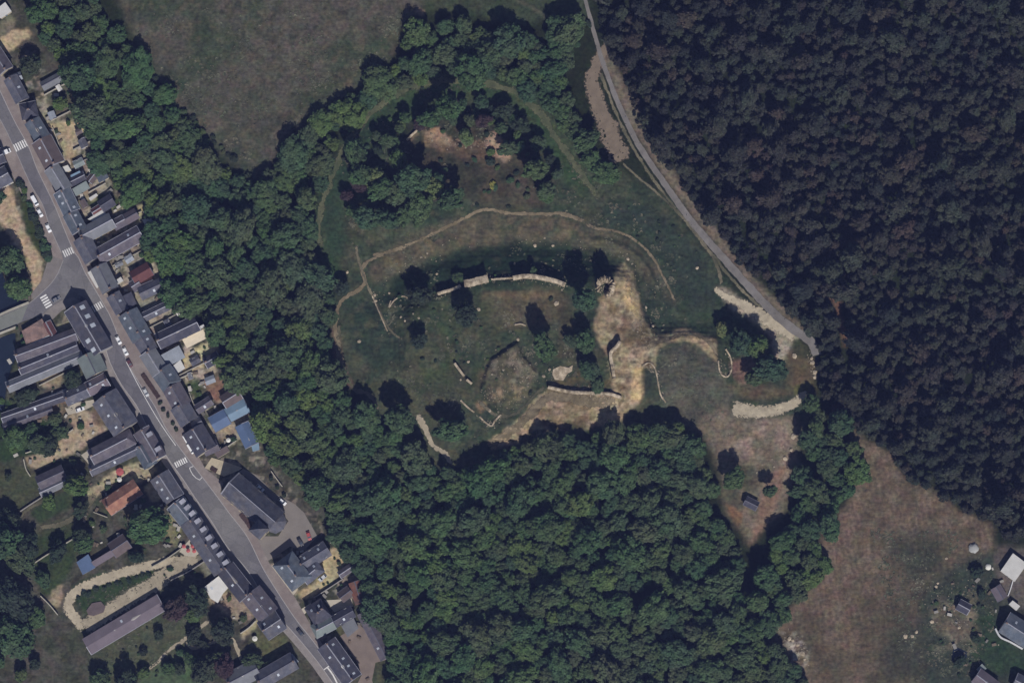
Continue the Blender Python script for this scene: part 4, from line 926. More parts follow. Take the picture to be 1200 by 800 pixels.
wall_run(RW_, 'curved pale bastion wall on the rim of the mown green', [(841,424),(842,434),(846,441),(852,442),(856,436),(857,428),(855,418),(850,410)], 1.5, 1.4, ragged=.9, seed=12)
wall_run(RW_, 'winding pale foundation beside the green trench', [(752,430),(760,426),(766,431),(769,440),(771,452),(774,464),(780,472)], 1.4, .8, ragged=.9, seed=13)
wall_run(RW_, 'short pale stump inside the ward beside the old well', [(603,382),(610,381),(616,383)], 1.4, .9, ragged=.4, seed=15)
wall_run(RW_, 'ragged masonry rib on the wooded mound', [(477,166),(485,158),(494,151),(503,143)], 2.2, 1.6, ragged=.5, seed=16)
wall_run(RW_, 'low stony kerb curling through the western grass', [(458,352),(456,360),(462,352),(472,347),(482,352)], 1.4, .5, ragged=.6, seed=17)
wall_run(RW_, 'broken stone line crossing the western grass', [(436,346),(441,358),(447,372),(454,388)], 1.3, .5, ragged=.6, seed=18)
def tower_ruin():
    cx, cy = 708, 339; rx, ry, rz = P3(cx, cy); mb = MB(); n = 46; r = random.Random(4); R0, R1 = 5.0, 2.3
    vs, fs = [], []
    for i in range(n):
        t = -1.5+5.2*i/(n-1); c, s = math.cos(t), math.sin(t); u = i/(n-1)
        h = 10.5*(.35+.65*math.sin(math.pi*min(1, u*1.25))**.7 if u < .8 else .35)*(1-.28*r.random()); j = r.uniform(-.6, .4); k = r.uniform(-.4, .7)
        ro, ri = R0+j-(1.2 if u > .8 else 0), R1+k
        vs += [(ro*c, ro*s, -1), ((ro-.2)*c, (ro-.2)*s, h*r.uniform(.7, 1)), ((ro+ri)/2*c, (ro+ri)/2*s, h), (ri*c, ri*s, h*r.uniform(.6, .95)), (ri*c, ri*s, -1)]
    for i in range(n-1):
        for k in range(5): fs.append((i*5+k, i*5+(k+1)%5, i*5+5+(k+1)%5, i*5+5+k))
    fs += [(0,1,2,3,4), tuple((n-1)*5+k for k in (4,3,2,1,0))]
    mb.add(vs, fs); tag(mb.build('ruined_tower', M_STONE, None, (rx, ry, rz)), 'broken round stone gate tower casting a long shadow', 'tower')
tower_ruin()
sheet('stone_floor', [(648,434),(656,430),(666,432),(671,429),(670,436),(664,440),(660,447),(650,446),(647,440)], M_STONE, .35, 'pale bared stone floor above the south wall')
GW = 'garden_wall'
for i, (lab, pts, h, m) in enumerate((
  ('long pale garden wall beside the thin hedge strip', [(88,630),(70,641),(52,652),(28,668)], 1.8, M_PARA), ('pale leaning wall at the edge of the dark wood', [(48,698),(58,708),(68,720)], 1.8, M_PARA),
  ('thin white coping between the dark wing and the dazzling patio', [(195,405),(215,395),(232,386),(240,382)], 5.2, M_WHITE), ('white coping at the foot of the tan courtyard', [(205,446),(215,442),(226,437)], 2, M_PARA),
  ('pale corner wall round the small lawn', [(222,460),(231,478),(245,468)], 1.8, M_PARA), ('dark yard wall below the cafe terrace drive', [(200,680),(222,669),(245,654)], 1.8, M_WALL[3]),
  ('long dark boundary wall below the town hall yard', [(368,700),(384,690),(402,678)], 2, M_WALL[3]), ('white wall beside the purplish wing', [(105,549),(118,541),(130,532)], 2.2, M_WHITE),
  ('pale wall along the gravel court of the L shaped house', [(164,548),(175,549),(190,536)], 2, M_PARA), ('low wall between the lawn and the twin outbuildings', [(24,599),(36,591),(50,582)], 1.4, M_WALL[3]),
  ('white wall below the pink roof terrace', [(30,407),(46,400),(61,393)], 3.6, M_WHITE), ('dark wall between the roof terrace and the purple range', [(16,416),(44,404),(74,391)], 1.8, M_WALL[3]),
  ('stone wall closing the walled patio', [(254,520),(262,526),(277,516)], 2, M_PARA), ('stone wall at the back of the church yard', [(318,552),(325,562),(331,570)], 1.8, M_PARA),
  ('pale wall beside the round garden tree', [(282,742),(292,735),(300,727)], 1.8, M_PARA), ('white terrace wall in front of the blue grey house', [(1166,736),(1172,746),(1184,752),(1198,760)], 1.6, M_WHITE),
  ('thin white kerb beside the white roofed house', [(1187,680),(1184,690),(1181,698)], .6, M_WHITE), ('sun bleached wall at the foot of the sand yard', [(28,538),(31,550),(36,558)], 1.4, M_PARA))):
    wall_run(GW, lab, pts, 1.0 if i not in (2, 15) else 1.8, h, m, .05, seed=30+i)
for i, pts in enumerate(([(52,112),(76,99)], [(86,176),(110,164)], [(92,192),(116,180)], [(104,226),(124,215)], [(132,312),(172,291)], [(168,364),(204,346)], [(174,385),(206,369)], [(60,142),(86,129)], [(210,440),(246,422)], [(256,500),(280,489)], [(30,531),(60,520),(86,503)], [(46,452),(76,437)], [(150,256),(166,248)], [(72,176),(62,150)], [(178,664),(196,654),(216,640)], [(110,600),(126,606)])):
    wall_run(GW, 'low pale plot wall between back gardens of the town', pts, .9, 1.5, M_PARA, .05, seed=200+i, group='plot walls between the back gardens')
# scattered stones
STONE = MB()
bm = bmesh.new(); bmesh.ops.create_icosphere(bm, subdivisions=2, radius=1)
for v in bm.verts: v.co *= random.uniform(.75, 1.1); v.co.z *= .7
STONE_ME = bpy.data.meshes.new('stone_block'); bm.to_mesh(STONE_ME); bm.free(); STONE_ME.materials.append(M_STONE)
for i, (x, y, r) in enumerate(((421,400,.9),(439,345,.8),(440,352,.8),(407,319,.7),(456,343,.6),(512,321,.6),(627,287,.9),(648,287,.7),(603,309,.6),(561,364,.9),(652,357,1.3),(607,399,.8),(549,425,.7),(574,482,.8),(637,442,.8),(644,434,.7),(736,303,.8),(817,314,.8),(757,360,.7),(765,382,.7),(930,511,1.5),(920,537,1.2),(927,527,.9),(931,417,1.3),(952,425,1.2),(955,436,1.2),(955,442,1.0),(951,420,.8),(643,412,.7),(1109,654,.7),(1061,745,1.2),(1092,728,1.0),(1074,740,.8),(1069,745,.9),(1124,735,.8),(1097,687,.8),(1099,683,.6),(925,748,1.1),(940,765,1.3),(935,755,.9),(929,750,.8),(943,772,.7),(540,446,.5),(491,374,.6),(470,372,.6),(475,377,.6))):
    X, Y, Z = P3(x, y, .1)
    o = link('stone_block', STONE_ME, None, (X, Y, Z), i*1.3); o.scale = (r*1.15, r*.9, r*.8)
    tag(o, 'pale loose stone block lying on the grass or bare earth' if i < 29 or i > 40 else 'pale boulder heaped at the edge of the eastern field', 'stone', 'stone blocks scattered round the castle' if i < 29 or i > 40 else 'stones about the field edge')

# fallen rubble round the walls and over the mound, one uncountable scatter
rb = random.Random(31); mb = MB()
def stone(x, y, q):
    X, Y, Z = P3(x, y); a, b, c = q*rb.uniform(.7, 1.3), q*rb.uniform(.7, 1.3), q*rb.uniform(.4, .8); t = rb.uniform(0, 3); ct, st = math.cos(t), math.sin(t)
    pts = [(-a,-b,-.1),(a,-b*.8,-.1),(a*.9,b,-.1),(-a*.8,b*.9,-.1),(-a*.6,-b*.6,c),(a*.7,-b*.5,c*.9),(a*.5,b*.7,c),(-a*.6,b*.5,c*.8)]
    mb.add([(X+u*ct-v*st, Y+u*st+v*ct, Z+w) for u, v, w in pts], [(4,5,6,7),(0,1,5,4),(1,2,6,5),(2,3,7,6),(3,0,4,7)])
for pts, n, sp in (([(540,335),(575,328),(602,327),(640,329),(664,337)], 160, 5), ([(512,346),(540,336)], 40, 4), ([(725,402),(715,416),(719,446)], 90, 5), ([(640,455),(690,462),(728,467)], 140, 5), ([(574,440),(600,420),(620,445),(595,472),(570,460)], 220, 9), ([(708,350),(712,330),(700,345)], 90, 7), ([(840,420),(846,441),(857,432),(850,412)], 60, 4), ([(752,430),(768,435),(774,466)], 60, 4), ([(560,488),(577,500),(588,486)], 50, 4), ([(640,440),(668,434)], 60, 5), ([(497,160),(530,170),(570,172),(596,184)], 160, 7), ([(600,284),(640,282),(690,290),(740,305),(770,345)], 45, 8), ([(560,284),(500,300),(445,330)], 30, 8), ([(440,345),(455,372),(520,380)], 30, 10), ([(735,330),(745,370),(752,395)], 120, 9), ([(850,500),(900,540),(925,520)], 70, 18), ([(920,745),(945,775)], 120, 9), ([(1090,690),(1140,720),(1120,770)], 130, 22), ([(948,415),(956,445)], 50, 4)):
    for _ in range(n):
        k = rb.randrange(len(pts)-1); t = rb.random(); x = pts[k][0]+(pts[k+1][0]-pts[k][0])*t; y = pts[k][1]+(pts[k+1][1]-pts[k][1])*t
        stone(x+rb.gauss(0, sp*.6), y+rb.gauss(0, sp*.6), rb.uniform(.10, .32)*(1.5 if rb.random() < .1 else 1))
tag(mb.build('rubble', mat('pale_rubble', A(148,138,124), .3, .8)), 'pale fallen rubble strewn round the ruins, banks and field edge', 'rubble', kind='stuff')
# cars
M_TYRE = mat('tyre', (.02,.02,.02), .05); M_LAMP = mat('headlight', (.7,.7,.7), .02, rough=.2)
def car_paint(n, c): return mat('car_paint_'+n, c, .03, rough=.35, obj=0, spec=.5)
PAINT = {'white': car_paint('white', (.72,.72,.74)), 'dark': car_paint('dark', (.04,.04,.05)), 'red': car_paint('red', (.35,.07,.07)), 'silver': car_paint('silver', (.45,.46,.48)), 'maroon': car_paint('maroon', (.09,.035,.045)), 'grey': car_paint('grey', (.16,.16,.18))}
wm = MB(); wm.tube((0,-.1,0),(0,.1,0),.32,.32,12,0); wm.tube((0,-.11,0),(0,.11,0),.19,.19,10,1); WHEEL = wm.mesh('wheel', [M_TYRE, M_METAL])
lm = MB(); lm.box(-.05,.05,-.16,.16,-.08,.08); LAMP = lm.mesh('headlight', [M_LAMP])
def car_bits(van):
    l, w = (2.5, .95) if van else (2.1, .86)
    hull = MB()
    prof = [(-l,.3),(-l,.75),(-l+.1,.92),(l-.9,.95),(l-.1,.78),(l,.6),(l,.3)] if not van else [(-l,.35),(-l,1.0),(-l+.05,1.1),(l-.7,1.1),(l-.1,.95),(l,.7),(l,.35)]
    n = len(prof); vs = []
    for y, s in ((-w, 1), (-w+.08, 1), (w-.08, 1), (w, 1)):
        k = .94 if abs(y) == w else 1.0
        vs += [(x*k, y, z if z < .5 else z*(.97 if abs(y) == w else 1)) for x, z in prof]
    for j in range(3):
        for i in range(n): hull.f.append([j*n+i, j*n+(i+1)%n, (j+1)*n+(i+1)%n, (j+1)*n+i]); hull.m.append(0)
    hull.f += [list(range(n)), list(range(3*n, 4*n))[::-1]]; hull.m += [0, 0]; hull.v = vs
    if van: a = [(-l+.1,-w+.08),(l-1.3,-w+.08),(l-1.3,w-.08),(-l+.1,w-.08)]; zt, z0 = 2.0, 1.09
    else: a = [(-l+.75,-w+.2),(l-1.75,-w+.2),(l-1.75,w-.2),(-l+.75,w-.2)]; zt, z0 = 1.45, .93
    hull.prism(a, zt-.06, zt)
    if van: hull.prism([(-l+.1,-w+.07),(l-1.6,-w+.07),(l-1.6,w-.07),(-l+.1,w-.07)], z0, zt-.058)
    gl = MB(); e = .0
    b0 = [(-l+.18,-w+.1),(l-.95,-w+.1),(l-.95,w-.1),(-l+.18,w-.1)] if not van else [(l-1.58,-w+.1),(l-.62,-w+.1),(l-.62,w-.1),(l-1.58,w-.1)]
    t0 = [(x, y) for x, y in a] if not van else [(l-1.58,-w+.12),(l-1.32,-w+.12),(l-1.32,w-.12),(l-1.58,w-.12)]
    gl.add([(x,y,z0) for x,y in b0]+[(x,y,zt-.061) for x,y in t0], [(3,2,1,0),(4,5,6,7),(0,1,5,4),(1,2,6,5),(2,3,7,6),(3,0,4,7)])
    return hull, gl, l, w
BITS = {v: car_bits(v) for v in (False, True)}; GLASS_ME = {v: BITS[v][1].mesh('windows', [M_GLASS]) for v in (False, True)}; HULL = {}
def car(label, x, y, ang, colour, van=False, name=None, z=.025):
    X, Y, Z = P3(x, y+.6, z); root = empty(name or ('van' if van else 'parked_car'), X, Y, Z, math.radians(-ang), label, 'van' if van else 'car')
    hull, gl, l, w = BITS[van]
    if (van, colour) not in HULL: HULL[(van, colour)] = hull.mesh('body', [PAINT[colour]])
    link('body', HULL[(van, colour)], root); link('windows', GLASS_ME[van], root)
    for sx in (-.62, .62):
        for sy in (-1, 1): link('wheel', WHEEL, root, (l*sx, sy*(w-.1), .32))
    for sy in (-1, 1): link('headlight', LAMP, root, (l*.985, sy*.55, .62))
car('white car parked nearest the junction in the street bays', 139, 398, 63, 'white')
car('white car with dark windows parked behind the maroon car', 147, 411, 63, 'white')
car('maroon car parked in the street bays', 152, 425, 62, 'maroon')
car('silver car parked beside the long planted bed', 171, 459, 62, 'silver')
car('white delivery van parked before the slate house with two roof windows', 219, 515, 60, 'white', True, z=.125)
car('second white delivery van, parked closer to the church', 224, 525, 58, 'white', True, z=.125)
car('dark car driving down the street past the detached slate house', 352, 740, 52, 'dark', name='car')
car('red car parked in the church yard beside the town hall wing', 362, 627, 72, 'red', z=.06)
car('dark car beside the red one in the church yard', 352, 634, 60, 'dark', z=.06)
car('silver blue car on the pale town hall yard', 378, 676, 140, 'silver')
car('white car parked along the yard wall behind the church', 331, 587, 40, 'white', z=.06)
car('white car parked against the church nave', 305, 571, 42, 'white', z=.06)
car('white car in the pale yard beside the very large slate house', 94, 479, -22, 'white', z=.07)
car('white van parked under the hedge above the white cars', 41, 235, 60, 'white', True, z=.125)
car('white car parked just below the white van at the hedge', 47, 249, 62, 'white', z=.125)
car('white car nearest the junction beside the hedge', 57, 267, 64, 'white', z=.125)
car('white van at the top of the street by the zebra crossing', 7, 178, -25, 'white', True, z=.125)
car('dark car turning at the mouth of the side road', 66, 350, -30, 'grey', name='car')
car('dark car waiting at the corner of the junction', 97, 350, 30, 'dark', name='car')
car('white car on the western edge beside the oval lawn', -1, 479, 60, 'white')

# parasols, tank, pool and other garden things
M_RED = mat('red_canvas', A(168,92,96), .1); M_CANVAS = mat('white_canvas', A(214,212,206), .05)
def parasol(label, x, y, r, m, h=2.5):
    X, Y, Z = P3(x, y, .06); root = empty('parasol', X, Y, Z, 0, label, 'parasol')
    mb = MB(); mb.tube((0,0,0),(0,0,h+.1),.04,.04,6); mb.build('pole', M_METAL, root)
    mb = MB(); n = 8; vs = [(0,0,h)]+[(r*math.cos(2*math.pi*i/n), r*math.sin(2*math.pi*i/n), h-.5) for i in range(n)]
    mb.add(vs, [(0,i+1,(i+1)%n+1) for i in range(n)]); mb.add([(0,0,h-.06)]+[(x_*.99, y_*.99, z_-.06) for x_, y_, z_ in vs[1:]], [(0,(i+1)%n+1,i+1) for i in range(n)]); mb.build('canopy', m, root)
for x, y, l in ((226,640,'red cafe parasol in the middle of the terrace'),(228,645.5,'red cafe parasol lowest on the terrace'),(233,642,'red cafe parasol closest to the dormered terrace'),(216,640,'dull red cafe parasol at the edge by the wall'),(221,645,'red cafe parasol over the pale slabs near the drive')):
    parasol(l, x, y, 1.0, M_RED)
parasol('large faded red parasol beside the orange tiled house', 141, 553, 1.9, M_RED); parasol('white parasol next to the faded red parasol', 140.5, 562, 1.2, M_CANVAS)
parasol('round white parasol in the back garden at the wood edge', 211, 367, 1.8, M_CANVAS); parasol('white parasol in the walled patio by the blue workshops', 268, 516, 1.1, M_CANVAS)
parasol('white parasol in the garden below the detached slate house', 299, 748, 1.3, M_CANVAS)
def dome(name, label, x, y, r, h, m, cat):
    mb = MB(); n, k = 14, 4; vs = [(0,0,h)]; rr = random.Random(int(x))
    for j in range(1, k+1):
        a = math.pi/2*j/k
        for i in range(n): t = 2*math.pi*i/n; q = r*math.sin(a)*(1+rr.uniform(-.12, .12)); vs.append((q*math.cos(t), q*math.sin(t), h*math.cos(a)-(.3 if j == k else 0)))
    fs = [(0,i+1,(i+1)%n+1) for i in range(n)]
    for j in range(k-1): fs += [(1+j*n+i, 1+(j+1)*n+i, 1+(j+1)*n+(i+1)%n, 1+j*n+(i+1)%n) for i in range(n)]
    mb.add(vs, fs); return tag(mb.build(name, m, None, P3(x, y)), label, cat)
dome('covered_heap', 'pale sheeted heap standing alone at the edge of the eastern field', 1141, 642, 2.5, 1.8, mat('pale_sheeting', A(150,150,150), .1), 'heap')
dome('covered_heap', 'white sheeted heap near the white roofed house', 1158, 664, 1.5, 1.0, M_CANVAS, 'heap')
dome('covered_heap', 'small white sheeted heap at the end of the town hall wing', 390, 634, 1.4, 1.2, M_CANVAS, 'heap')
dome('covered_heap', 'white sheeted heap in the parking yard corner by the wood', 453, 770, .9, .8, M_CANVAS, 'heap')
dome('covered_heap', 'pale sheeted heap at the tip of the tan gravel strip', 176, 247, 1.8, 1.2, mat('tan_sheeting', A(150,138,130), .1), 'heap')
sheet('pond', [(1117,760),(1122,758),(1134,764),(1131,776),(1118,777),(1115,770)], M_WATER, .04, 'small dark pond in the allotment garden')
M_BED = mat('dark_planting', A(70,58,62), .3, 1.2)
for lab, pts in (('long planted bed on the pink pavement', [(167,438),(175,450),(186,466)]), ('small planted bed before the church gable', [(247,548),(254,552)]), ('planted strip on the church roadside', [(282,602),(290,612),(296,622)])):
    wall_run('planter', lab, pts, 5, .7, M_BED, .5, 'planter', seed=77)

# clutter of the back yards
def clear_of_houses(x, y, gap=1.5):
    for x1, y1, x2, y2, w in FOOT:
        dx, dy = x2-x1, y2-y1; t = max(0, min(1, ((x-x1)*dx+(y-y1)*dy)/(dx*dx+dy*dy or 1)))
        if math.hypot(x-x1-t*dx, y-y1-t*dy) < w+gap: return False
    return True
YARDS = [[(44,96),(80,92),(104,146),(112,196),(140,230),(176,246),(172,296),(202,344),(206,388),(130,330),(112,300),(96,256),(60,180)], [(190,420),(258,402),(258,440),(282,462),(300,500),(262,530),(236,500)], [(20,380),(90,372),(110,500),(110,560),(60,560),(20,540),(0,470)], [(110,560),(200,540),(230,640),(300,720),(300,750),(220,700),(120,660),(90,600)], [(350,640),(412,650),(420,690),(380,710),(340,700)], [(395,720),(430,730),(450,770),(430,800),(405,760)], [(1095,690),(1165,650),(1200,690),(1165,760),(1150,790),(1100,780)]]
M_BOX = mat('weathered_paint', A(150,146,142), .1, obj=.6); M_WOODB = mat('weathered_wood', A(112,100,92), .15, obj=.3)
mb = MB(); mb.box(-.9,.9,-.5,.5,0,.9); mb.add([(-1,-.6,.9),(1,-.6,.9),(1,.6,1.05),(-1,.6,1.05),(-1,-.6,.98),(1,-.6,.98),(1,.6,1.13),(-1,.6,1.13)], [(3,2,1,0),(4,5,6,7),(0,1,5,4),(1,2,6,5),(2,3,7,6),(3,0,4,7)]); BOX_ME = mb.mesh('storage_box', [M_BOX])
mb = MB()
for i in range(5): mb.box(-.9, .9, -.5+.21*i, -.32+.21*i, .68, .73)
for x in (-.75, .75): mb.box(x-.05, x+.05, -.42, -.34, 0, .68); mb.box(x-.05, x+.05, .34, .42, 0, .68)
TAB_ME = mb.mesh('garden_table', [M_WOODB])
ry = random.Random(77)
for poly in YARDS:
    xs = [p[0] for p in poly]; ys = [p[1] for p in poly]; k = 0; area = (max(xs)-min(xs))*(max(ys)-min(ys))
    for _ in range(900):
        if k >= area/900: break
        x, y = ry.uniform(min(xs), max(xs)), ry.uniform(min(ys), max(ys)); c = False; n = len(poly)
        for i in range(n):
            xa, ya = poly[i]; xb, yb = poly[(i+1) % n]
            if (ya > y) != (yb > y) and x < (xb-xa)*(y-ya)/(yb-ya)+xa: c = not c
        if not c or not clear_of_houses(x, y) or (x < 245 and y > 640): continue
        k += 1; b = ry.random() < .6
        o = link('storage_box' if b else 'garden_table', BOX_ME if b else TAB_ME, None, P3(x, y, .06), ry.uniform(0, 3)); q = ry.uniform(.6, 1.3); o.scale = (q, q, q)
        tag(o, 'small weathered storage box standing in a back yard' if b else 'small wooden garden table standing in a back yard', 'storage box' if b else 'garden table', 'storage boxes of the back yards' if b else 'garden tables of the back yards')

TONES = ('slate','white','grey','zinc','brown','mauve','red','green','zinc')
for poly in YARDS[:2]:
    xs = [p[0] for p in poly]; ys = [p[1] for p in poly]; k = 0
    for _ in range(1500):
        if k >= (12 if poly is YARDS[0] else 3): break
        x, y = ry.uniform(min(xs), max(xs)), ry.uniform(min(ys), max(ys)); c = False; n = len(poly)
        for i in range(n):
            xa, ya = poly[i]; xb, yb = poly[(i+1) % n]
            if (ya > y) != (yb > y) and x < (xb-xa)*(y-ya)/(yb-ya)+xa: c = not c
        l = ry.uniform(3, 6)
        if not c or not clear_of_houses(x, y, l+1): continue
        k += 1; t = math.radians(-27+ry.uniform(-6, 6)+ry.choice((0, 0, 90)))
        B(SH, 'little back yard shed wedged between the garden plots', x-l*math.cos(t), y-l*math.sin(t)-1.6, x+l*math.cos(t), y+l*math.sin(t)-1.6, l*ry.uniform(.5, .8), ry.choice(TONES), ry.uniform(2.1, 2.8), .45, chim=0, win=1, group='little sheds of the back yards', ridge=False)
# ------------------------------------------------------------------ trees
def leaf_mat(name, cols, var=.35, sat=.12):
    """foliage: each tree takes its own tone between the given colours; clumps inside a crown differ"""
    m = bpy.data.materials.new(name); m.use_nodes = True; nt = m.node_tree; N, L = nt.nodes, nt.links
    pb = N['Principled BSDF']; pb.inputs['Roughness'].default_value = .85; pb.inputs['Specular IOR Level'].default_value = .12
    oi = N.new('ShaderNodeObjectInfo'); cr = N.new('ShaderNodeValToRGB'); cr.color_ramp.elements.remove(cr.color_ramp.elements[0])
    cr.color_ramp.elements[0].position = 0; cr.color_ramp.elements[0].color = (*cols[0], 1)
    for i, c in enumerate(cols[1:]): e = cr.color_ramp.elements.new((i+1)/(len(cols)-1)); e.color = (*c, 1)
    L.new(oi.outputs['Random'], cr.inputs[0])
    tc = N.new('ShaderNodeTexCoord'); f = None
    for sc, v in ((2.2, var), (9, var*.8)):
        t = N.new('ShaderNodeTexNoise'); t.inputs['Scale'].default_value = sc; t.inputs['Detail'].default_value = 2; L.new(tc.outputs['Object'], t.inputs['Vector'])
        r = N.new('ShaderNodeMapRange'); r.inputs[1].default_value = .3; r.inputs[2].default_value = .7; r.inputs[3].default_value = 1-v; r.inputs[4].default_value = 1+v; L.new(t.outputs[0], r.inputs[0])
        if f is None: f = r.outputs[0]
        else:
            k = N.new('ShaderNodeMath'); k.operation = 'MULTIPLY'; L.new(f, k.inputs[0]); L.new(r.outputs[0], k.inputs[1]); f = k.outputs[0]
    ge = N.new('ShaderNodeNewGeometry'); hv = None
    for sc, lo, hi in ((.018, (.80,.84,.82), (.42,.34,.36)), (.16, (.78,.80,.80), (.44,.40,.40))):
        t = N.new('ShaderNodeTexNoise'); t.inputs['Scale'].default_value = sc; t.inputs['Detail'].default_value = 3; L.new(ge.outputs['Position'], t.inputs['Vector'])
        k = N.new('ShaderNodeVectorMath'); k.operation = 'MULTIPLY_ADD'; L.new(t.outputs['Color'], k.inputs[0]); k.inputs[1].default_value = hi; k.inputs[2].default_value = lo
        if hv is None: hv = k.outputs[0]
        else:
            q = N.new('ShaderNodeVectorMath'); q.operation = 'MULTIPLY'; L.new(hv, q.inputs[0]); L.new(k.outputs[0], q.inputs[1]); hv = q.outputs[0]
    vm = N.new('ShaderNodeVectorMath'); vm.operation = 'SCALE'; L.new(cr.outputs[0], vm.inputs[0]); L.new(f, vm.inputs['Scale'])
    vq = N.new('ShaderNodeVectorMath'); vq.operation = 'MULTIPLY'; L.new(vm.outputs[0], vq.inputs[0]); L.new(hv, vq.inputs[1]); L.new(vq.outputs[0], pb.inputs['Base Color'])
    return m
GREENS = [(0.0477,0.0815,0.0374),(0.0391,0.0699,0.0358),(0.0693,0.1025,0.0344),(0.0433,0.0769,0.0329),(0.0542,0.0745,0.0403),(0.0628,0.0954,0.0344),(0.0454,0.0699,0.0389),(0.0585,0.073,0.0389),(0.0412,0.0769,0.0358),(0.0498,0.0837,0.0344),(0.0525,0.0678,0.0374),(0.0433,0.0721,0.0344),(0.0386,0.0678,0.0353),(0.0425,0.0742,0.0388),(0.0348,0.0615,0.0353)]
LEAF = leaf_mat('broad_leaves', GREENS)
LEAF_D = leaf_mat('dark_and_shaded_leaves', [(.031,.044,.028),(.026,.037,.028),(.036,.050,.030)])  # darker foliage; on the castle trees shade is put into this colour
LEAF_P = leaf_mat('purple_leaves', [(.045,.030,.036),(.04,.028,.03)])
LEAF_B = leaf_mat('bright_leaves', [(.085,.115,.05),(.10,.125,.05)])
LEAF_Y = leaf_mat('yellow_leaves', [(.22,.20,.04),(.2,.2,.05)])
NEEDLE = leaf_mat('pine_needles', [(0.0288,0.0306,0.0243),(0.0225,0.0252,0.0216),(0.0387,0.0405,0.0297),(0.018,0.0216,0.0207),(0.0423,0.0342,0.0279),(0.0243,0.0297,0.0234),(0.0342,0.0396,0.0288),(0.027,0.0261,0.0234)], .5)
def cards(mb, c, R, n, size, r, squash=.8, up=.0, low=-.3):
    """n leaf clumps over a lobe"""
    for _ in range(n):
        while True:
            d = Vector((r.gauss(0,1), r.gauss(0,1), r.gauss(0,1)))
            if d.length < .01: continue
            d.normalize()
            if d.z > low: break
        p = Vector(c) + Vector((d.x*R, d.y*R, d.z*R*squash))*r.uniform(.8, 1.12)
        nrm = (d + Vector((r.uniform(-.7,.7), r.uniform(-.7,.7), r.uniform(-.3,.7)+up))).normalized()
        a = nrm.orthogonal().normalized(); b = nrm.cross(a); t = r.uniform(0, 6.28); ca, sa = math.cos(t), math.sin(t); a, b = a*ca+b*sa, b*ca-a*sa
        s = size*r.uniform(.6, 1.3)
        mb.add([p-a*s*r.uniform(.6,1)-b*s*.35, p+a*s*.15-b*s*r.uniform(.5,.9), p+a*s*r.uniform(.7,1.1)+b*s*.1+nrm*s*.2, p+a*s*.1+b*s*r.uniform(.6,1), p-a*s*.7+b*s*.5-nrm*s*.2], [(0,1,2,3,4)])
def core(mb, c, R, r, squash=.8):
    n = 7; vs = [(c[0], c[1], c[2]+R*squash)]
    for ph in (.9, 1.7, 2.4):
        for i in range(n): t = 2*math.pi*(i+.5*(ph > 1))/n; q = R*math.sin(ph)*r.uniform(.85,1.1); vs.append((c[0]+q*math.cos(t), c[1]+q*math.sin(t), c[2]+R*squash*math.cos(ph)))
    vs.append((c[0], c[1], c[2]-R*squash))
    fs = [(0,i+1,(i+1)%n+1) for i in range(n)]
    for j in range(2): fs += [(1+j*n+i, 1+(j+1)*n+i, 1+(j+1)*n+(i+1)%n, 1+j*n+(i+1)%n) for i in range(n)]
    fs += [(1+2*n+(i+1)%n, 1+2*n+i, len(vs)-1) for i in range(n)]; mb.add(vs, fs)
def raw(mb, name, m):
    me = bpy.data.meshes.new(name); me.from_pydata(mb.v, [], mb.f); me.materials.append(m); return me
def broad_crown(seed, m, dens=40, lobes=24, spread=.78):
    """unit crown, radius about 1, from z .5 up to about 2: a broad uneven dome of separate leaf masses"""
    r = random.Random(seed); mb = MB(); L_ = [(0,0,1.45,.36)]; off = [r.uniform(.8, 1.18) for _ in range(5)]
    for i in range(lobes):
        t = 2.4*i+r.uniform(-.6,.6); q = spread*math.sqrt((i+.6)/lobes)*r.uniform(.8,1.15)*off[int((t % 6.283)/1.2567) % 5]
        L_.append((q*math.cos(t), q*math.sin(t), 1.62-.58*q**2+r.uniform(-.2,.18), r.uniform(.14,.28)))
    for i in range(9):
        t = .7*i+r.uniform(-.2,.2); q = .6*off[int((t % 6.283)/1.2567) % 5]; L_.append((q*math.cos(t), q*math.sin(t), 1.0+r.uniform(-.15,.1), .34))
    for x, y, z, R in L_:
        core(mb, (x,y,z-.04), R*.84, r); cards(mb, (x,y,z), R, int(dens*(R/.33)**2)+6, .078, r, up=.45)
    return raw(mb, 'crown', m)
def pine_crown(seed, m):
    """unit pine crown, radius 1, from z .8 up to about 3.6"""
    r = random.Random(seed); mb = MB(); k = 0
    core(mb, (0,0,2.2), .42, r, 2.2)
    for z, q in ((1.2,.72),(1.7,.74),(2.2,.6),(2.7,.42),(3.15,.2)):
        nb = 7 if q > .5 else 5
        for i in range(nb):
            t = 2*math.pi*i/nb+z*2+r.uniform(-.4,.4); qq = q*r.uniform(.75,1.15); R = r.uniform(.2,.34)
            c = (qq*math.cos(t), qq*math.sin(t), z+r.uniform(-.2,.2)); core(mb, c, R*.8, r, .6); cards(mb, c, R, 16, .10, r, .6, .2, -.1)
    cards(mb, (0,0,3.3), .2, 10, .09, r, 1.3)
    return raw(mb, 'crown', m)
def spire_crown(seed, m):
    """unit narrow conifer crown"""
    r = random.Random(seed); mb = MB()
    for i in range(12):
        z = .5+i*.3; q = .85*(1-(i/12.5)**1.2); core(mb, (0,0,z), q*.8, r, .35)
        for j in range(6): t = j*1.05+i; cards(mb, (q*.6*math.cos(t), q*.6*math.sin(t), z), q*.42+.04, 7, .10, r, .5)
    return raw(mb, 'crown', m)
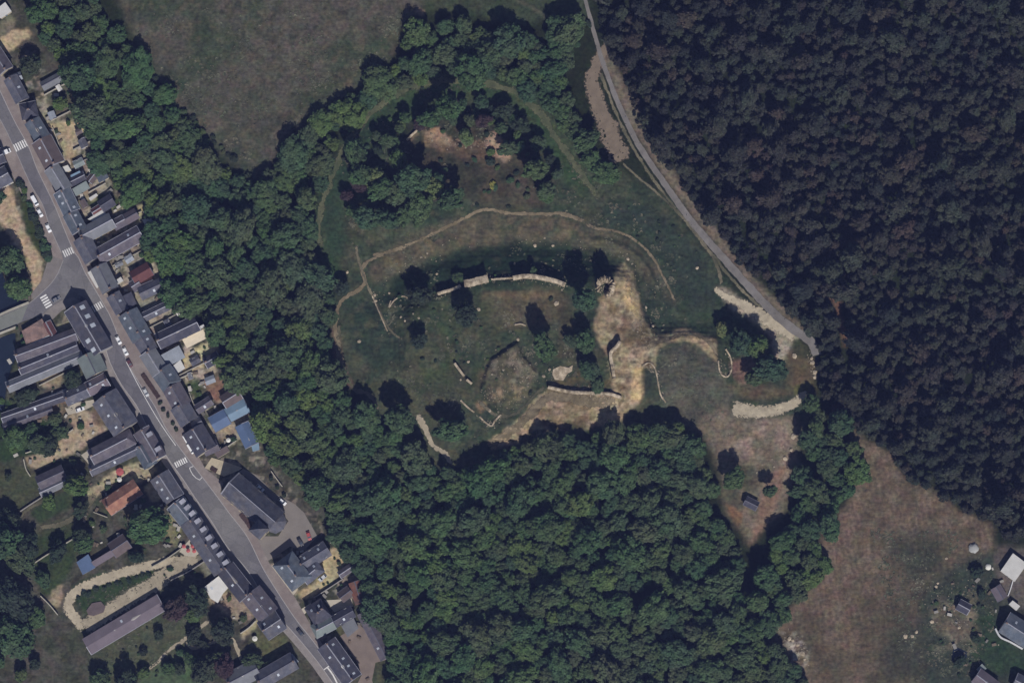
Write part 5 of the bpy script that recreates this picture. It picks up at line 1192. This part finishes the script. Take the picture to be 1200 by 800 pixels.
def trunk_mesh(h, seed):
    r = random.Random(seed); mb = MB(); mb.tube((0,0,-.15),(r.uniform(-.04,.04),r.uniform(-.04,.04),h*.55),.075,.055,7); mb.tube((0,0,h*.5),(r.uniform(-.06,.06),0,h),.055,.02,6)
    for i in range(5):
        t = 1.26*i+r.uniform(-.3,.3); mb.tube((0,0,h*(.42+.06*i)),(.45*math.cos(t),.45*math.sin(t),h*(.66+.06*i)),.03,.012,5)
    return raw(mb, 'trunk', M_BARK)
CR = {'broad': [broad_crown(i, LEAF, lobes=24+i, spread=.72+.012*i) for i in range(14)], 'dark': [broad_crown(20+i, LEAF_D) for i in range(3)], 'purple': [broad_crown(30+i, LEAF_P) for i in range(2)], 'bright': [broad_crown(40+i, LEAF_B) for i in range(2)], 'yellow': [broad_crown(50, LEAF_Y, 40, 6)],
      'pine': [pine_crown(60+i, NEEDLE) for i in range(12)], 'spire': [spire_crown(70+i, LEAF_D) for i in range(2)]}
TR = {'broad': [trunk_mesh(1.4, i) for i in range(4)], 'pine': [trunk_mesh(3.0, 10+i) for i in range(3)]}
def tree(name, label, x, y, rpx, kind, hs=1.0, group=None, cat='tree', r=random):
    """root stands on the ground; its crown and trunk are its parts. hs stretches the height"""
    X, Y, Z = P3(x, y); R = rpx*S
    root = empty(name, X, Y, Z, r.uniform(0, 6.28), label, cat, group); u = r.uniform(.8, 1.24); root.scale = (R*u, R/u, R)
    st = hs if kind in ('pine', 'spire') else min(hs, .85+.15*hs); lift = 0 if kind in ('pine', 'spire') else (hs-st)*1.35
    c = link('crown', r.choice(CR[kind]), root, (0, 0, lift)); c.scale = (1, 1, st)
    t = link('trunk', r.choice(TR['pine' if kind in ('pine','spire') else 'broad']), root); t.scale = (1, 1, st+lift/1.4)
    return root
def inside(x, y, poly):
    c = False; n = len(poly)
    for i in range(n):
        xa, ya = poly[i]; xb, yb = poly[(i+1) % n]
        if (ya > y) != (yb > y) and x < (xb-xa)*(y-ya)/(yb-ya)+xa: c = not c
    return c
def scatter(poly, dmin, dmax, seed, holes=(), tries=60000, margin=.55, thin=None):
    """random points with the room each crown needs: (x, y, radius)"""
    r = random.Random(seed); xs = [p[0] for p in poly]; ys = [p[1] for p in poly]; cell = dmax; grid = {}; out = []; miss = 0
    while miss < 900 and tries > 0:
        tries -= 1; x, y = r.uniform(min(xs), max(xs)), r.uniform(min(ys), max(ys))
        if not inside(x, y, poly) or any(inside(x, y, h) for h in holes): continue
        if x < 470 and not clear_of_houses(x, y, 5): continue
        if thin is not None and thin[int(y-GY0), int(x-GX0)] < r.uniform(-.6, -.1): continue
        d = dmin+(dmax-dmin)*r.random()**1.6; gx, gy = int(x//cell), int(y//cell); ok = True
        for i in range(gx-1, gx+2):
            for j in range(gy-1, gy+2):
                for (a, b, e) in grid.get((i, j), ()):
                    if (a-x)**2+(b-y)**2 < ((d+e)/2)**2: ok = False; break
                if not ok: break
            if not ok: break
        if not ok: miss += 1; continue
        miss = 0; grid.setdefault((gx, gy), []).append((x, y, d)); out.append((x, y, d*margin))
    return out

# single trees of the castle hill; the dark ones carry shade in their leaf colour
CT = 'broadleaf_tree'
for lab, x, y, r_, k, hs in (
  ('large round tree at the south-west corner of the lawn', 470,490,18,'broad',.95), ('large round tree above the pale path into the wood', 530,502,17,'broad',.95),
  ('dark spreading tree inside the ward beside the low wall piece', 546,368,14,'dark',.9), ('dark tree just outside the northern wall', 493,345,13,'dark',.7), ('small dark tree in the middle of the western grass', 492,397,10,'dark',.8),
  ('tall green tree with a black shadow beside the inner path', 637,407,15,'broad',1.25), ('tall green tree beside the broken round tower', 684,353,14,'broad',1.3), ('green tree near the gate passage below the tower tree', 686,400,13,'broad',.95),
  ('dark green tree inside the gate below the ward path', 668,398,8,'broad',.8), ('low green tree behind the stone floor', 690,432,12,'broad',.7), ('bushy tree on the south wall beside the stone floor', 700,450,9,'broad',.6),
  ('small dark tree alone by the western path', 401,334,9,'dark',.8), ('bright green tree above the bastion', 846,383,9,'bright',.8), ('dark green tree between the bastion and the turning place', 864,400,15,'broad',1.15),
  ('tall green tree shading the pale turning place', 886,405,13,'broad',1.2), ('large green tree below the turning place', 902,432,17,'broad',1.15), ('green tree at the lower edge of the turning place', 884,440,11,'broad',.9),
  ('dark tree alone in the sloping clearing above the hut', 901,572,8,'broad',1.3), ('broad tree at the edge of the clearing', 858,558,13,'broad',.9), ('small green tree on the tip of the wood by the mown green', 817,523,11,'broad',.8),
  ('tall slim tree leaning over the mown green', 793,500,9,'broad',1.3), ('tree standing above the wood below the green trench', 772,502,12,'broad',1.1), ('reddish brown tree on the upper edge of the south wood', 716,502,11,'purple',.8),
  ('small light green tree on the wooded mound', 471,144,6,'bright',.7), ('green bush-like tree beside the yellow bush on the mound', 546,160,10,'bright',.8), ('light green tree on the west slope of the mound', 424,206,14,'broad',1.05),
  ('broad tree in the middle of the mound grove', 485,212,19,'broad',1.0), ('tree at the lower end of the mound grove', 528,236,15,'broad',1.1), ('large tree above the bank path', 492,244,17,'broad',.9), ('tree on the mound with a pale crown patch', 448,222,14,'broad',1.0),
  ('dark tree on the outer mound slope above the bank', 430,255,15,'broad',1.0), ('tree between the two lower mound trees', 455,258,13,'broad',.9), ('tall tree on the top of the mound', 505,140,12,'broad',1.0), ('green tree shading the north of the mound', 527,130,15,'broad',1.5),
  ('dark tree on the east slope of the mound', 596,174,10,'broad',1.0), ('tall tree at the east end of the mound', 627,200,14,'broad',1.25), ('smaller tree on the east path of the mound', 640,222,12,'broad',.9), ('brownish thicket tree on the mound crest', 566,140,10,'purple',.7),
  ('dark thicket tree north-east of the mound crest', 590,128,11,'dark',.7), ('dark thicket tree on the mound by the circling path', 610,145,10,'dark',.7), ('tree on the west side of the mound', 416,178,15,'broad',1.1), ('tree leaning out of the mound grove', 468,188,12,'broad',.9)):
    tree(CT, lab, x, y+4, r_*1.06, k, hs*1.5)
for lab, x, y, r_, k in (('pale green tree crowding the left of the mound grove', 440,208,15,'bright'), ('full green tree in the heart of the mound grove', 468,226,16,'broad'), ('pale green tree closing the right of the mound grove', 508,222,14,'bright'), ('full green tree at the foot of the mound grove', 474,252,13,'broad')): tree(CT, lab, x, y+4, r_, k, 1.2)
dome_y = tree('yellow_bush', 'bright yellow flowering bush below the mound', 578, 219, 5.5, 'yellow', .5, cat='bush')
tree('conical_shrub', 'grey green conical shrub standing on the curved curtain wall', 625, 320, 6, 'broad', .9, cat='shrub'); tree('conical_shrub', 'bushy shrub beside the thick wall stump', 537, 327, 8, 'broad', .6, cat='shrub')
rm = random.Random(8)
for p, n in (([(408,165),(440,146),(500,118),(560,112),(625,142),(668,196),(655,240),(640,236),(600,160),(540,140),(470,160),(440,190)], 26), ([(405,200),(440,190),(520,200),(540,235),(500,258),(440,285),(412,290),(402,240)], 9)):
    for x, y, q in scatter(p, 11, 20, n, [RING_BAND], margin=.55, tries=6000)[:n]: tree(CT, 'broadleaf tree of the thicket on the mound', x, y+3, q, rm.choice(('broad','broad','dark','broad','purple')), rm.uniform(.9, 1.5), 'trees of the thicket on the mound', r=rm)
for poly in YARDS[:5]:
    for x, y, q in scatter(poly, 4, 13, 9, margin=.40, tries=500)[::3]:
        if clear_of_houses(x, y, q*.8): tree('garden_bush', 'rounded green bush growing in a back yard', x, y, q, 'broad', rm.uniform(.6, .9), 'bushes of the back yards', 'bush', r=rm)
# trees of the gardens
for lab, x, y, r_, k, hs in (
  ('huge bright crowned tree on the western edge of the gardens', 4,632,24,'broad',.95), ('dark tree beside the huge bright crowned tree', 34,640,17,'dark',.8), ('broad tree below the huge bright crowned tree', 26,655,18,'broad',.8), ('dark tree over the pale leaning wall', 20,700,26,'dark',.8),
  ('grey green tree in the bottom garden by the pale leaning wall', 22,745,26,'broad',.8), ('small green tree right of the pale leaning wall', 44,722,12,'broad',.8), ('round dark tree beside the thin hedge', 98,627,12,'dark',.9), ('spreading green tree by the orange tiled house', 176,615,26,'broad',.95),
  ('dark tree over the yard of the brown square outhouse', 160,650,9,'dark',.9), ('tree shading the twin outbuildings', 90,568,15,'broad',1.1), ('round dark tree between the grey range and the greenish house', 87,443,12,'dark',.9), ('low dark tree in the yard of the grey range', 32,462,13,'dark',.6),
  ('plane tree shading the gravel square', 14,304,18,'broad',.95), ('second plane tree at the foot of the gravel square', 24,336,18,'broad',.9), ('plane tree at the upper end of the gravel square', -4,232,12,'broad',.9), ('clipped round tree in the garden below the white hall', 263,737,16,'dark',1.0),
  ('purple leaved tree beside the pale garden path', 265,778,15,'purple',1.0), ('wide dark purple tree at the end of the barn', 208,708,17,'purple',.9), ('dark green tree between the barn and the white hall', 232,700,17,'dark',.9), ('grey green tree left of the purple leaved tree', 240,782,16,'dark',1.0),
  ('bright small tree in the garden at the bottom of the street', 313,775,6,'bright',.8), ('green tree in the garden by the bright small tree', 297,772,12,'broad',.7), ('oval dark shrub tree on the barn lawn', 187,741,7,'dark',.9), ('little round tree on the barn lawn', 169,761,5,'dark',.9),
  ('small brown green tree by the garden path', 212,761,6,'broad',.7), ('tree in the bottom garden below the barn lawn', 150,800,18,'dark',.8), ('small dark tree in the bottom garden', 212,780,8,'dark',.9), ('garden tree beside the long sand yard', 48,518,14,'broad',.7),
  ('garden tree in the vegetable plot', 20,512,16,'broad',.7), ('dark tree at the bend of the sand yard', 60,520,12,'dark',.8), ('tree on the far lawn by the thin ranges', 70,505,11,'broad',.6), ('small tree on the dry lawn', 10,556,5,'dark',.8),
  ('round shrub tree beside the curved drive', 52,676,10,'broad',.8), ('dark round tree in the grassy yard at the top of the town', 38,76,13,'dark',1.0), ('tree behind the squat hipped house', 72,120,10,'broad',.8), ('dark tree below the huge tree by the river', 14,606,14,'dark',.8),
  ('dark tree at the pond in the allotment', 1124,772,8,'dark',.7), ('bushy tree among the allotments', 1143,745,6,'dark',.6), ('dark bush tree beside the sheeted heap', 1144,668,8,'dark',.7), ('tree beside the white steel container', 1150,693,6,'dark',.7)):
    tree('garden_tree', lab, x, y+3, r_, k, hs*1.15)
for p, n in (([(-10,484),(80,484),(62,516),(20,530),(-10,530)], 7), ([(42,580),(104,580),(112,640),(90,650),(54,640)], 4), ([(-10,690),(50,726),(84,790),(60,830),(-10,830)], 9), ([(226,706),(248,712),(250,760),(290,776),(262,806),(226,790)], 6), ([(110,790),(200,770),(220,820),(110,830)], 4)):
    for x, y, q in scatter(p, 13, 24, n, margin=.6, tries=3000)[:n]: tree('garden_tree', 'leafy tree of the lower gardens', x, y+2, q, rm.choice(('broad','broad','dark')), rm.uniform(.8, 1.1), 'trees of the lower gardens', r=rm)
# shrubs on the pavement and in the yards
for x, y in ((188,472),(191.5,480),(197,486.5),(203,496),(206.5,503)): tree('pavement_bush', 'round dark bush in the row along the pink pavement', x, y, 2.8, 'dark', .7, 'bushes along the pavement', 'bush')
for x, y in ((318,560),(325,571),(333,580)): tree('yard_bush', 'dark bush along the back of the church yard', x, y, 3, 'dark', .8, 'bushes behind the church', 'bush')
rs = random.Random(5)
for x0, y0, x1, y1 in ((22,212,40,252),(40,252,52,286),(52,286,57,304)):
    for i in range(5):
        t = (i+.5)/5; tree('hedge_bush', 'bushy piece of hedge between the gravel square and the pavement', x0+(x1-x0)*t+rs.uniform(-2,2), y0+(y1-y0)*t, rs.uniform(4,6.5), rs.choice(('dark','broad')), .6, 'hedge beside the gravel square', 'bush', r=rs)
for i in range(12): t = i/11; tree('drive_bush', 'low dark bush along the curved drive', 90+84*t+rs.uniform(-2,2), 700-28*t+rs.uniform(-3,3), rs.uniform(2,4), 'dark', .6, 'bushes along the curved drive', 'bush', r=rs)
SHZ = [([(425,150),(520,120),(620,140),(660,220),(620,245),(540,240),(480,215),(430,260)],48,2.5,6), ([(470,340),(520,330),(600,310),(690,330),(690,440),(600,480),(500,460),(440,420)],34,1.2,3.2), ([(380,180),(440,120),(520,92),(620,110),(690,180),(640,150),(560,104),(450,140),(395,250)],10,2,4),
       ([(690,210),(760,230),(840,320),(800,330),(720,270)],16,1.2,2.6), ([(110,20),(170,70),(260,170),(300,215),(280,200),(190,115)],30,3,6), ([(1090,690),(1160,670),(1160,790),(1090,790)],22,1.5,4), ([(0,470),(80,470),(80,510),(0,535)],16,2,5), ([(100,765),(200,715),(220,790),(120,795)],12,1.5,3), ([(600,20),(690,20),(690,70),(650,30)],6,3,5)]
for p, n, a, b in SHZ:
    pts = scatter(p, 2*a, 2*b, int(p[0][0])+n, margin=.5, tries=4000); rs.shuffle(pts)
    for x, y, q in pts[:n]: tree('shrub', 'low green shrub scattered on the rough grass', x, y, q, rs.choice(('broad','broad','dark')), .65, 'shrubs scattered over rough grass', 'shrub', r=rs)

# woods
PINE = [(702,-90),(700,0),(708,34),(722,78),(742,118),(766,170),(796,214),(830,256),(858,290),(884,322),(908,346),(932,368),(952,388),(962,410),(958,436),(962,466),(985,484),(1000,500),(1016,512),(1044,528),(1058,552),(1070,570),(1092,570),(1112,590),(1130,600),(1160,608),(1180,630),(1290,640),(1290,-90)]
PH = [[(964,326),(976,328),(990,352),(996,398),(988,410),(976,380)], [(930,386),(956,386),(960,440),(930,440)], [(984,490),(1010,505),(1010,520),(995,515)]]
WW = [(40,-90),(42,16),(54,48),(72,74),(84,98),(98,136),(104,160),(112,190),(142,222),(178,238),(170,286),(178,316),(198,340),(236,370),(252,398),(262,430),(280,452),(298,478),(304,512),(312,532),(346,555),(384,592),(404,640),(428,688),(456,758),(466,890),(960,890),(942,800),(908,760),(892,742),(878,712),(866,690),(864,664),(868,644),(854,626),(838,610),(836,582),(830,550),(818,524),(802,526),(780,512),(740,508),(700,508),(660,516),(620,524),(585,540),(555,556),(528,556),(505,548),(480,530),(455,505),(430,490),(408,474),(392,445),(384,420),(380,398),(388,375),(386,350),(382,320),(372,290),(366,260),(370,230),(384,195),(404,158),(430,128),(458,108),(500,92),(540,88),(580,92),(612,104),(640,128),(662,158),(690,190),(700,214),(712,208),(698,178),(678,140),(662,104),(672,72),(680,30),(652,28),(640,42),(612,52),(575,38),(548,32),(512,34),(482,30),(474,55),(464,80),(440,102),(412,116),(388,132),(360,152),(340,170),(326,186),(312,218),(298,226),(282,212),(256,190),(226,160),(196,116),(176,92),(152,62),(132,30),(112,8),(108,-90)]
EW = [(950,470),(964,478),(980,488),(998,516),(1004,548),(1000,578),(976,604),(962,636),(964,664),(944,690),(918,716),(902,738),(888,716),(880,696),(896,662),(910,634),(926,608),(936,578),(940,540),(944,500)]
STUFF = {}
def wood(pts, kind, names, keep, hs0, hs1, seed, low=lambda x, y: 1):
    """the largest trees stand as objects, the rest grow as one mass"""
    r = random.Random(seed); pts = sorted(pts, key=lambda p: (not (-5 < p[0] < 1205 and -5 < p[1] < 805), -p[2]))
    for x, y, q in pts[:keep]:
        nm, lab, grp = names(x, y, q); tree(nm, lab, x, y, q, kind, r.uniform(hs0, hs1)*low(x, y), grp, r=r)
    STUFF.setdefault(kind, []).extend((x, y, q, r.uniform(hs0, hs1)*low(x, y), r.uniform(0, 6.28)) for x, y, q in pts[keep:])
pine_pts = scatter(PINE, 7.5, 24, 101, PH, margin=.72, tries=180000, thin=vnoise(30, 90, 2)+.15)
wood(pine_pts, 'pine', lambda x, y, q: ('pine_tree', 'dark pine in the plantation beside the lane', 'pines of the plantation'), 300, .55, 1.15, 3)
bw = scatter(WW, 11, 27, 102, [RING_BAND, [(486,480),(508,480),(540,545),(520,552)], [(726,690),(768,686),(800,700),(770,716),(738,712)]], margin=.83, tries=220000)
def wname(x, y, q):
    if x > 460 and y < 230 or (y < 135 and x > 380): return (CT, 'broadleaf tree of the belt curving round the mound', 'trees of the belt round the mound')
    if y > 500 and x > 300: return (CT, 'broadleaf tree of the wood below the castle', 'trees of the wood below the castle')
    return (CT, 'broadleaf tree of the wood between the town and the castle', 'trees of the wood above the town')
wood(bw, 'broad', wname, 190, .85, 1.3, 4, lambda x, y: .62 if (y < 235 and 110 < x < 474) else 1)
ew = scatter(EW, 13, 24, 103, margin=.78)
wood(ew, 'broad', lambda x, y, q: (CT, 'broadleaf tree in the strip beside the eastern field', 'trees of the strip beside the eastern field'), 36, .9, 1.5, 6)
print('pines', len(pine_pts), 'broad', len(bw), 'strip', len(ew), 'verts', sum(len(c.vertices) for v in CR.values() for c in v))
def mass(name, label, kind, pts):
    """the smaller trees of a wood as one mass of instanced crowns"""
    me = bpy.data.meshes.new(name); me.from_pydata([P3(x, y, 0 if kind == 'pine' else q*S*1.35*.85*(h-1)) for x, y, q, h, t in pts], [], [])
    a = me.attributes.new('size', 'FLOAT_VECTOR', 'POINT'); a.data.foreach_set('vector', [v for x, y, q, h, t in pts for v in (q*S, q*S, q*S*(h if kind == 'pine' else .85+.15*h))])
    a = me.attributes.new('turn', 'FLOAT_VECTOR', 'POINT'); a.data.foreach_set('vector', [v for x, y, q, h, t in pts for v in (0, 0, t)])
    o = tag(link(name, me), label, 'wood', kind='stuff')
    ng = bpy.data.node_groups.new(name, 'GeometryNodeTree'); N, L = ng.nodes, ng.links
    ng.interface.new_socket('Geometry', in_out='INPUT', socket_type='NodeSocketGeometry'); ng.interface.new_socket('Geometry', in_out='OUTPUT', socket_type='NodeSocketGeometry')
    gi, go = N.new('NodeGroupInput'), N.new('NodeGroupOutput'); jn = N.new('GeometryNodeJoinGeometry'); ip = N.new('GeometryNodeInstanceOnPoints')
    seen = {}
    for ob in COL.objects:
        if ob.name.startswith('crown') and ob.data in CR[kind] and ob.data.name not in seen: seen[ob.data.name] = ob
    for ob in seen.values():
        oi = N.new('GeometryNodeObjectInfo'); oi.inputs['Object'].default_value = ob; oi.inputs['As Instance'].default_value = True; oi.transform_space = 'ORIGINAL'; L.new(oi.outputs['Geometry'], jn.inputs[0])
    for nm, sock in (('size', 'Scale'), ('turn', 'Rotation')):
        na = N.new('GeometryNodeInputNamedAttribute'); na.data_type = 'FLOAT_VECTOR'; na.inputs['Name'].default_value = nm; L.new(na.outputs['Attribute'], ip.inputs[sock])
    ip.inputs['Pick Instance'].default_value = True
    rv = N.new('FunctionNodeRandomValue'); rv.data_type = 'INT'; rv.inputs[4].default_value = 0; rv.inputs[5].default_value = 1000; L.new(rv.outputs[2], ip.inputs['Instance Index'])
    L.new(gi.outputs[0], ip.inputs['Points']); L.new(jn.outputs[0], ip.inputs['Instance']); L.new(ip.outputs[0], go.inputs[0])
    o.modifiers.new('crowns', 'NODES').node_group = ng
mass('pine_wood', 'close pine plantation of many smaller dark crowns', 'pine', STUFF['pine'])
mass('broadleaf_wood', 'close broadleaf wood of many smaller crowns', 'broad', STUFF['broad'])

# rough grass: tufts over the castle hill and field margins
tr_ = random.Random(91); mb = MB()
TUFT_Z = [([(375,240),(392,190),(450,118),(500,92),(620,110),(720,200),(830,300),(850,360),(840,395),(765,395),(745,330),(700,295),(690,330),(560,330),(450,380),(440,470),(400,400)], 2400), ([(440,350),(560,345),(660,380),(690,440),(640,452),(560,520),(470,480)], 900), ([(760,410),(850,420),(860,490),(800,500)], 260), ([(1020,620),(1130,620),(1165,660),(1165,790),(1060,800)], 1300), ([(140,10),(220,130),(300,205),(330,160),(460,70),(480,10)], 1600), ([(40,480),(90,470),(60,520),(0,540),(0,480)], 260), ([(90,700),(190,670),(240,720),(160,800),(100,770)], 420)]
for poly, n in TUFT_Z:
    xs = [p[0] for p in poly]; ys = [p[1] for p in poly]; k = 0; cl = [(tr_.uniform(min(xs), max(xs)), tr_.uniform(min(ys), max(ys))) for _ in range(max(8, n//22))]
    while k < n:
        cx, cy = tr_.choice(cl); s_ = tr_.choice((3, 6, 14)); x, y = cx+tr_.gauss(0, s_), cy+tr_.gauss(0, s_)
        k += 1
        if not inside(x, y, poly): continue
        X, Y, Z = P3(x, y); q = tr_.uniform(.22, .62)
        for _ in range(3):
            t = tr_.uniform(0, 6.28); c, s2 = math.cos(t)*q, math.sin(t)*q; h = q*tr_.uniform(.25, .5); l = tr_.uniform(-.3, .3)*q
            mb.add([(X-c, Y-s2, Z-.05), (X+c, Y+s2, Z-.05), (X+c*.7+s2*1.2+l, Y+s2*.7-c*1.2, Z+h), (X-c*.7+s2*1.1, Y-s2*.7-c*1.1+l, Z+h*.9)], [(0,1,2,3)])
tm = mat('rough_grass', (.066,.074,.048), .5, .12, fine=.9, col2=(.105,.096,.068), mix2=.9, scale2=.09, spec=.05)
o = link('grass', raw(mb, 'grass', tm)); tag(o, 'rough uncut grass tufts over the castle hill and field margins', 'grass', kind='stuff')
# ------------------------------------------------------------------ the thin blue air between the camera and the ground
hm = bpy.data.materials.new('thin_air'); hm.use_nodes = True; nt = hm.node_tree
nt.nodes.remove(nt.nodes['Principled BSDF'])
pv = nt.nodes.new('ShaderNodeVolumePrincipled'); pv.inputs['Color'].default_value = (.31, .385, .93, 1); pv.inputs['Density'].default_value = 4.3e-5; pv.inputs['Anisotropy'].default_value = 0
nt.links.new(pv.outputs[0], nt.nodes['Material Output'].inputs['Volume'])
mb = MB(); far = (FAR+900)*S; mb.box(-far*1.1, far*1.1, -far*1.1, far*1.1, -6.5, CAM_H+12)
tag(mb.build('haze', hm), 'thin bluish air over the whole valley', 'haze', kind='stuff')
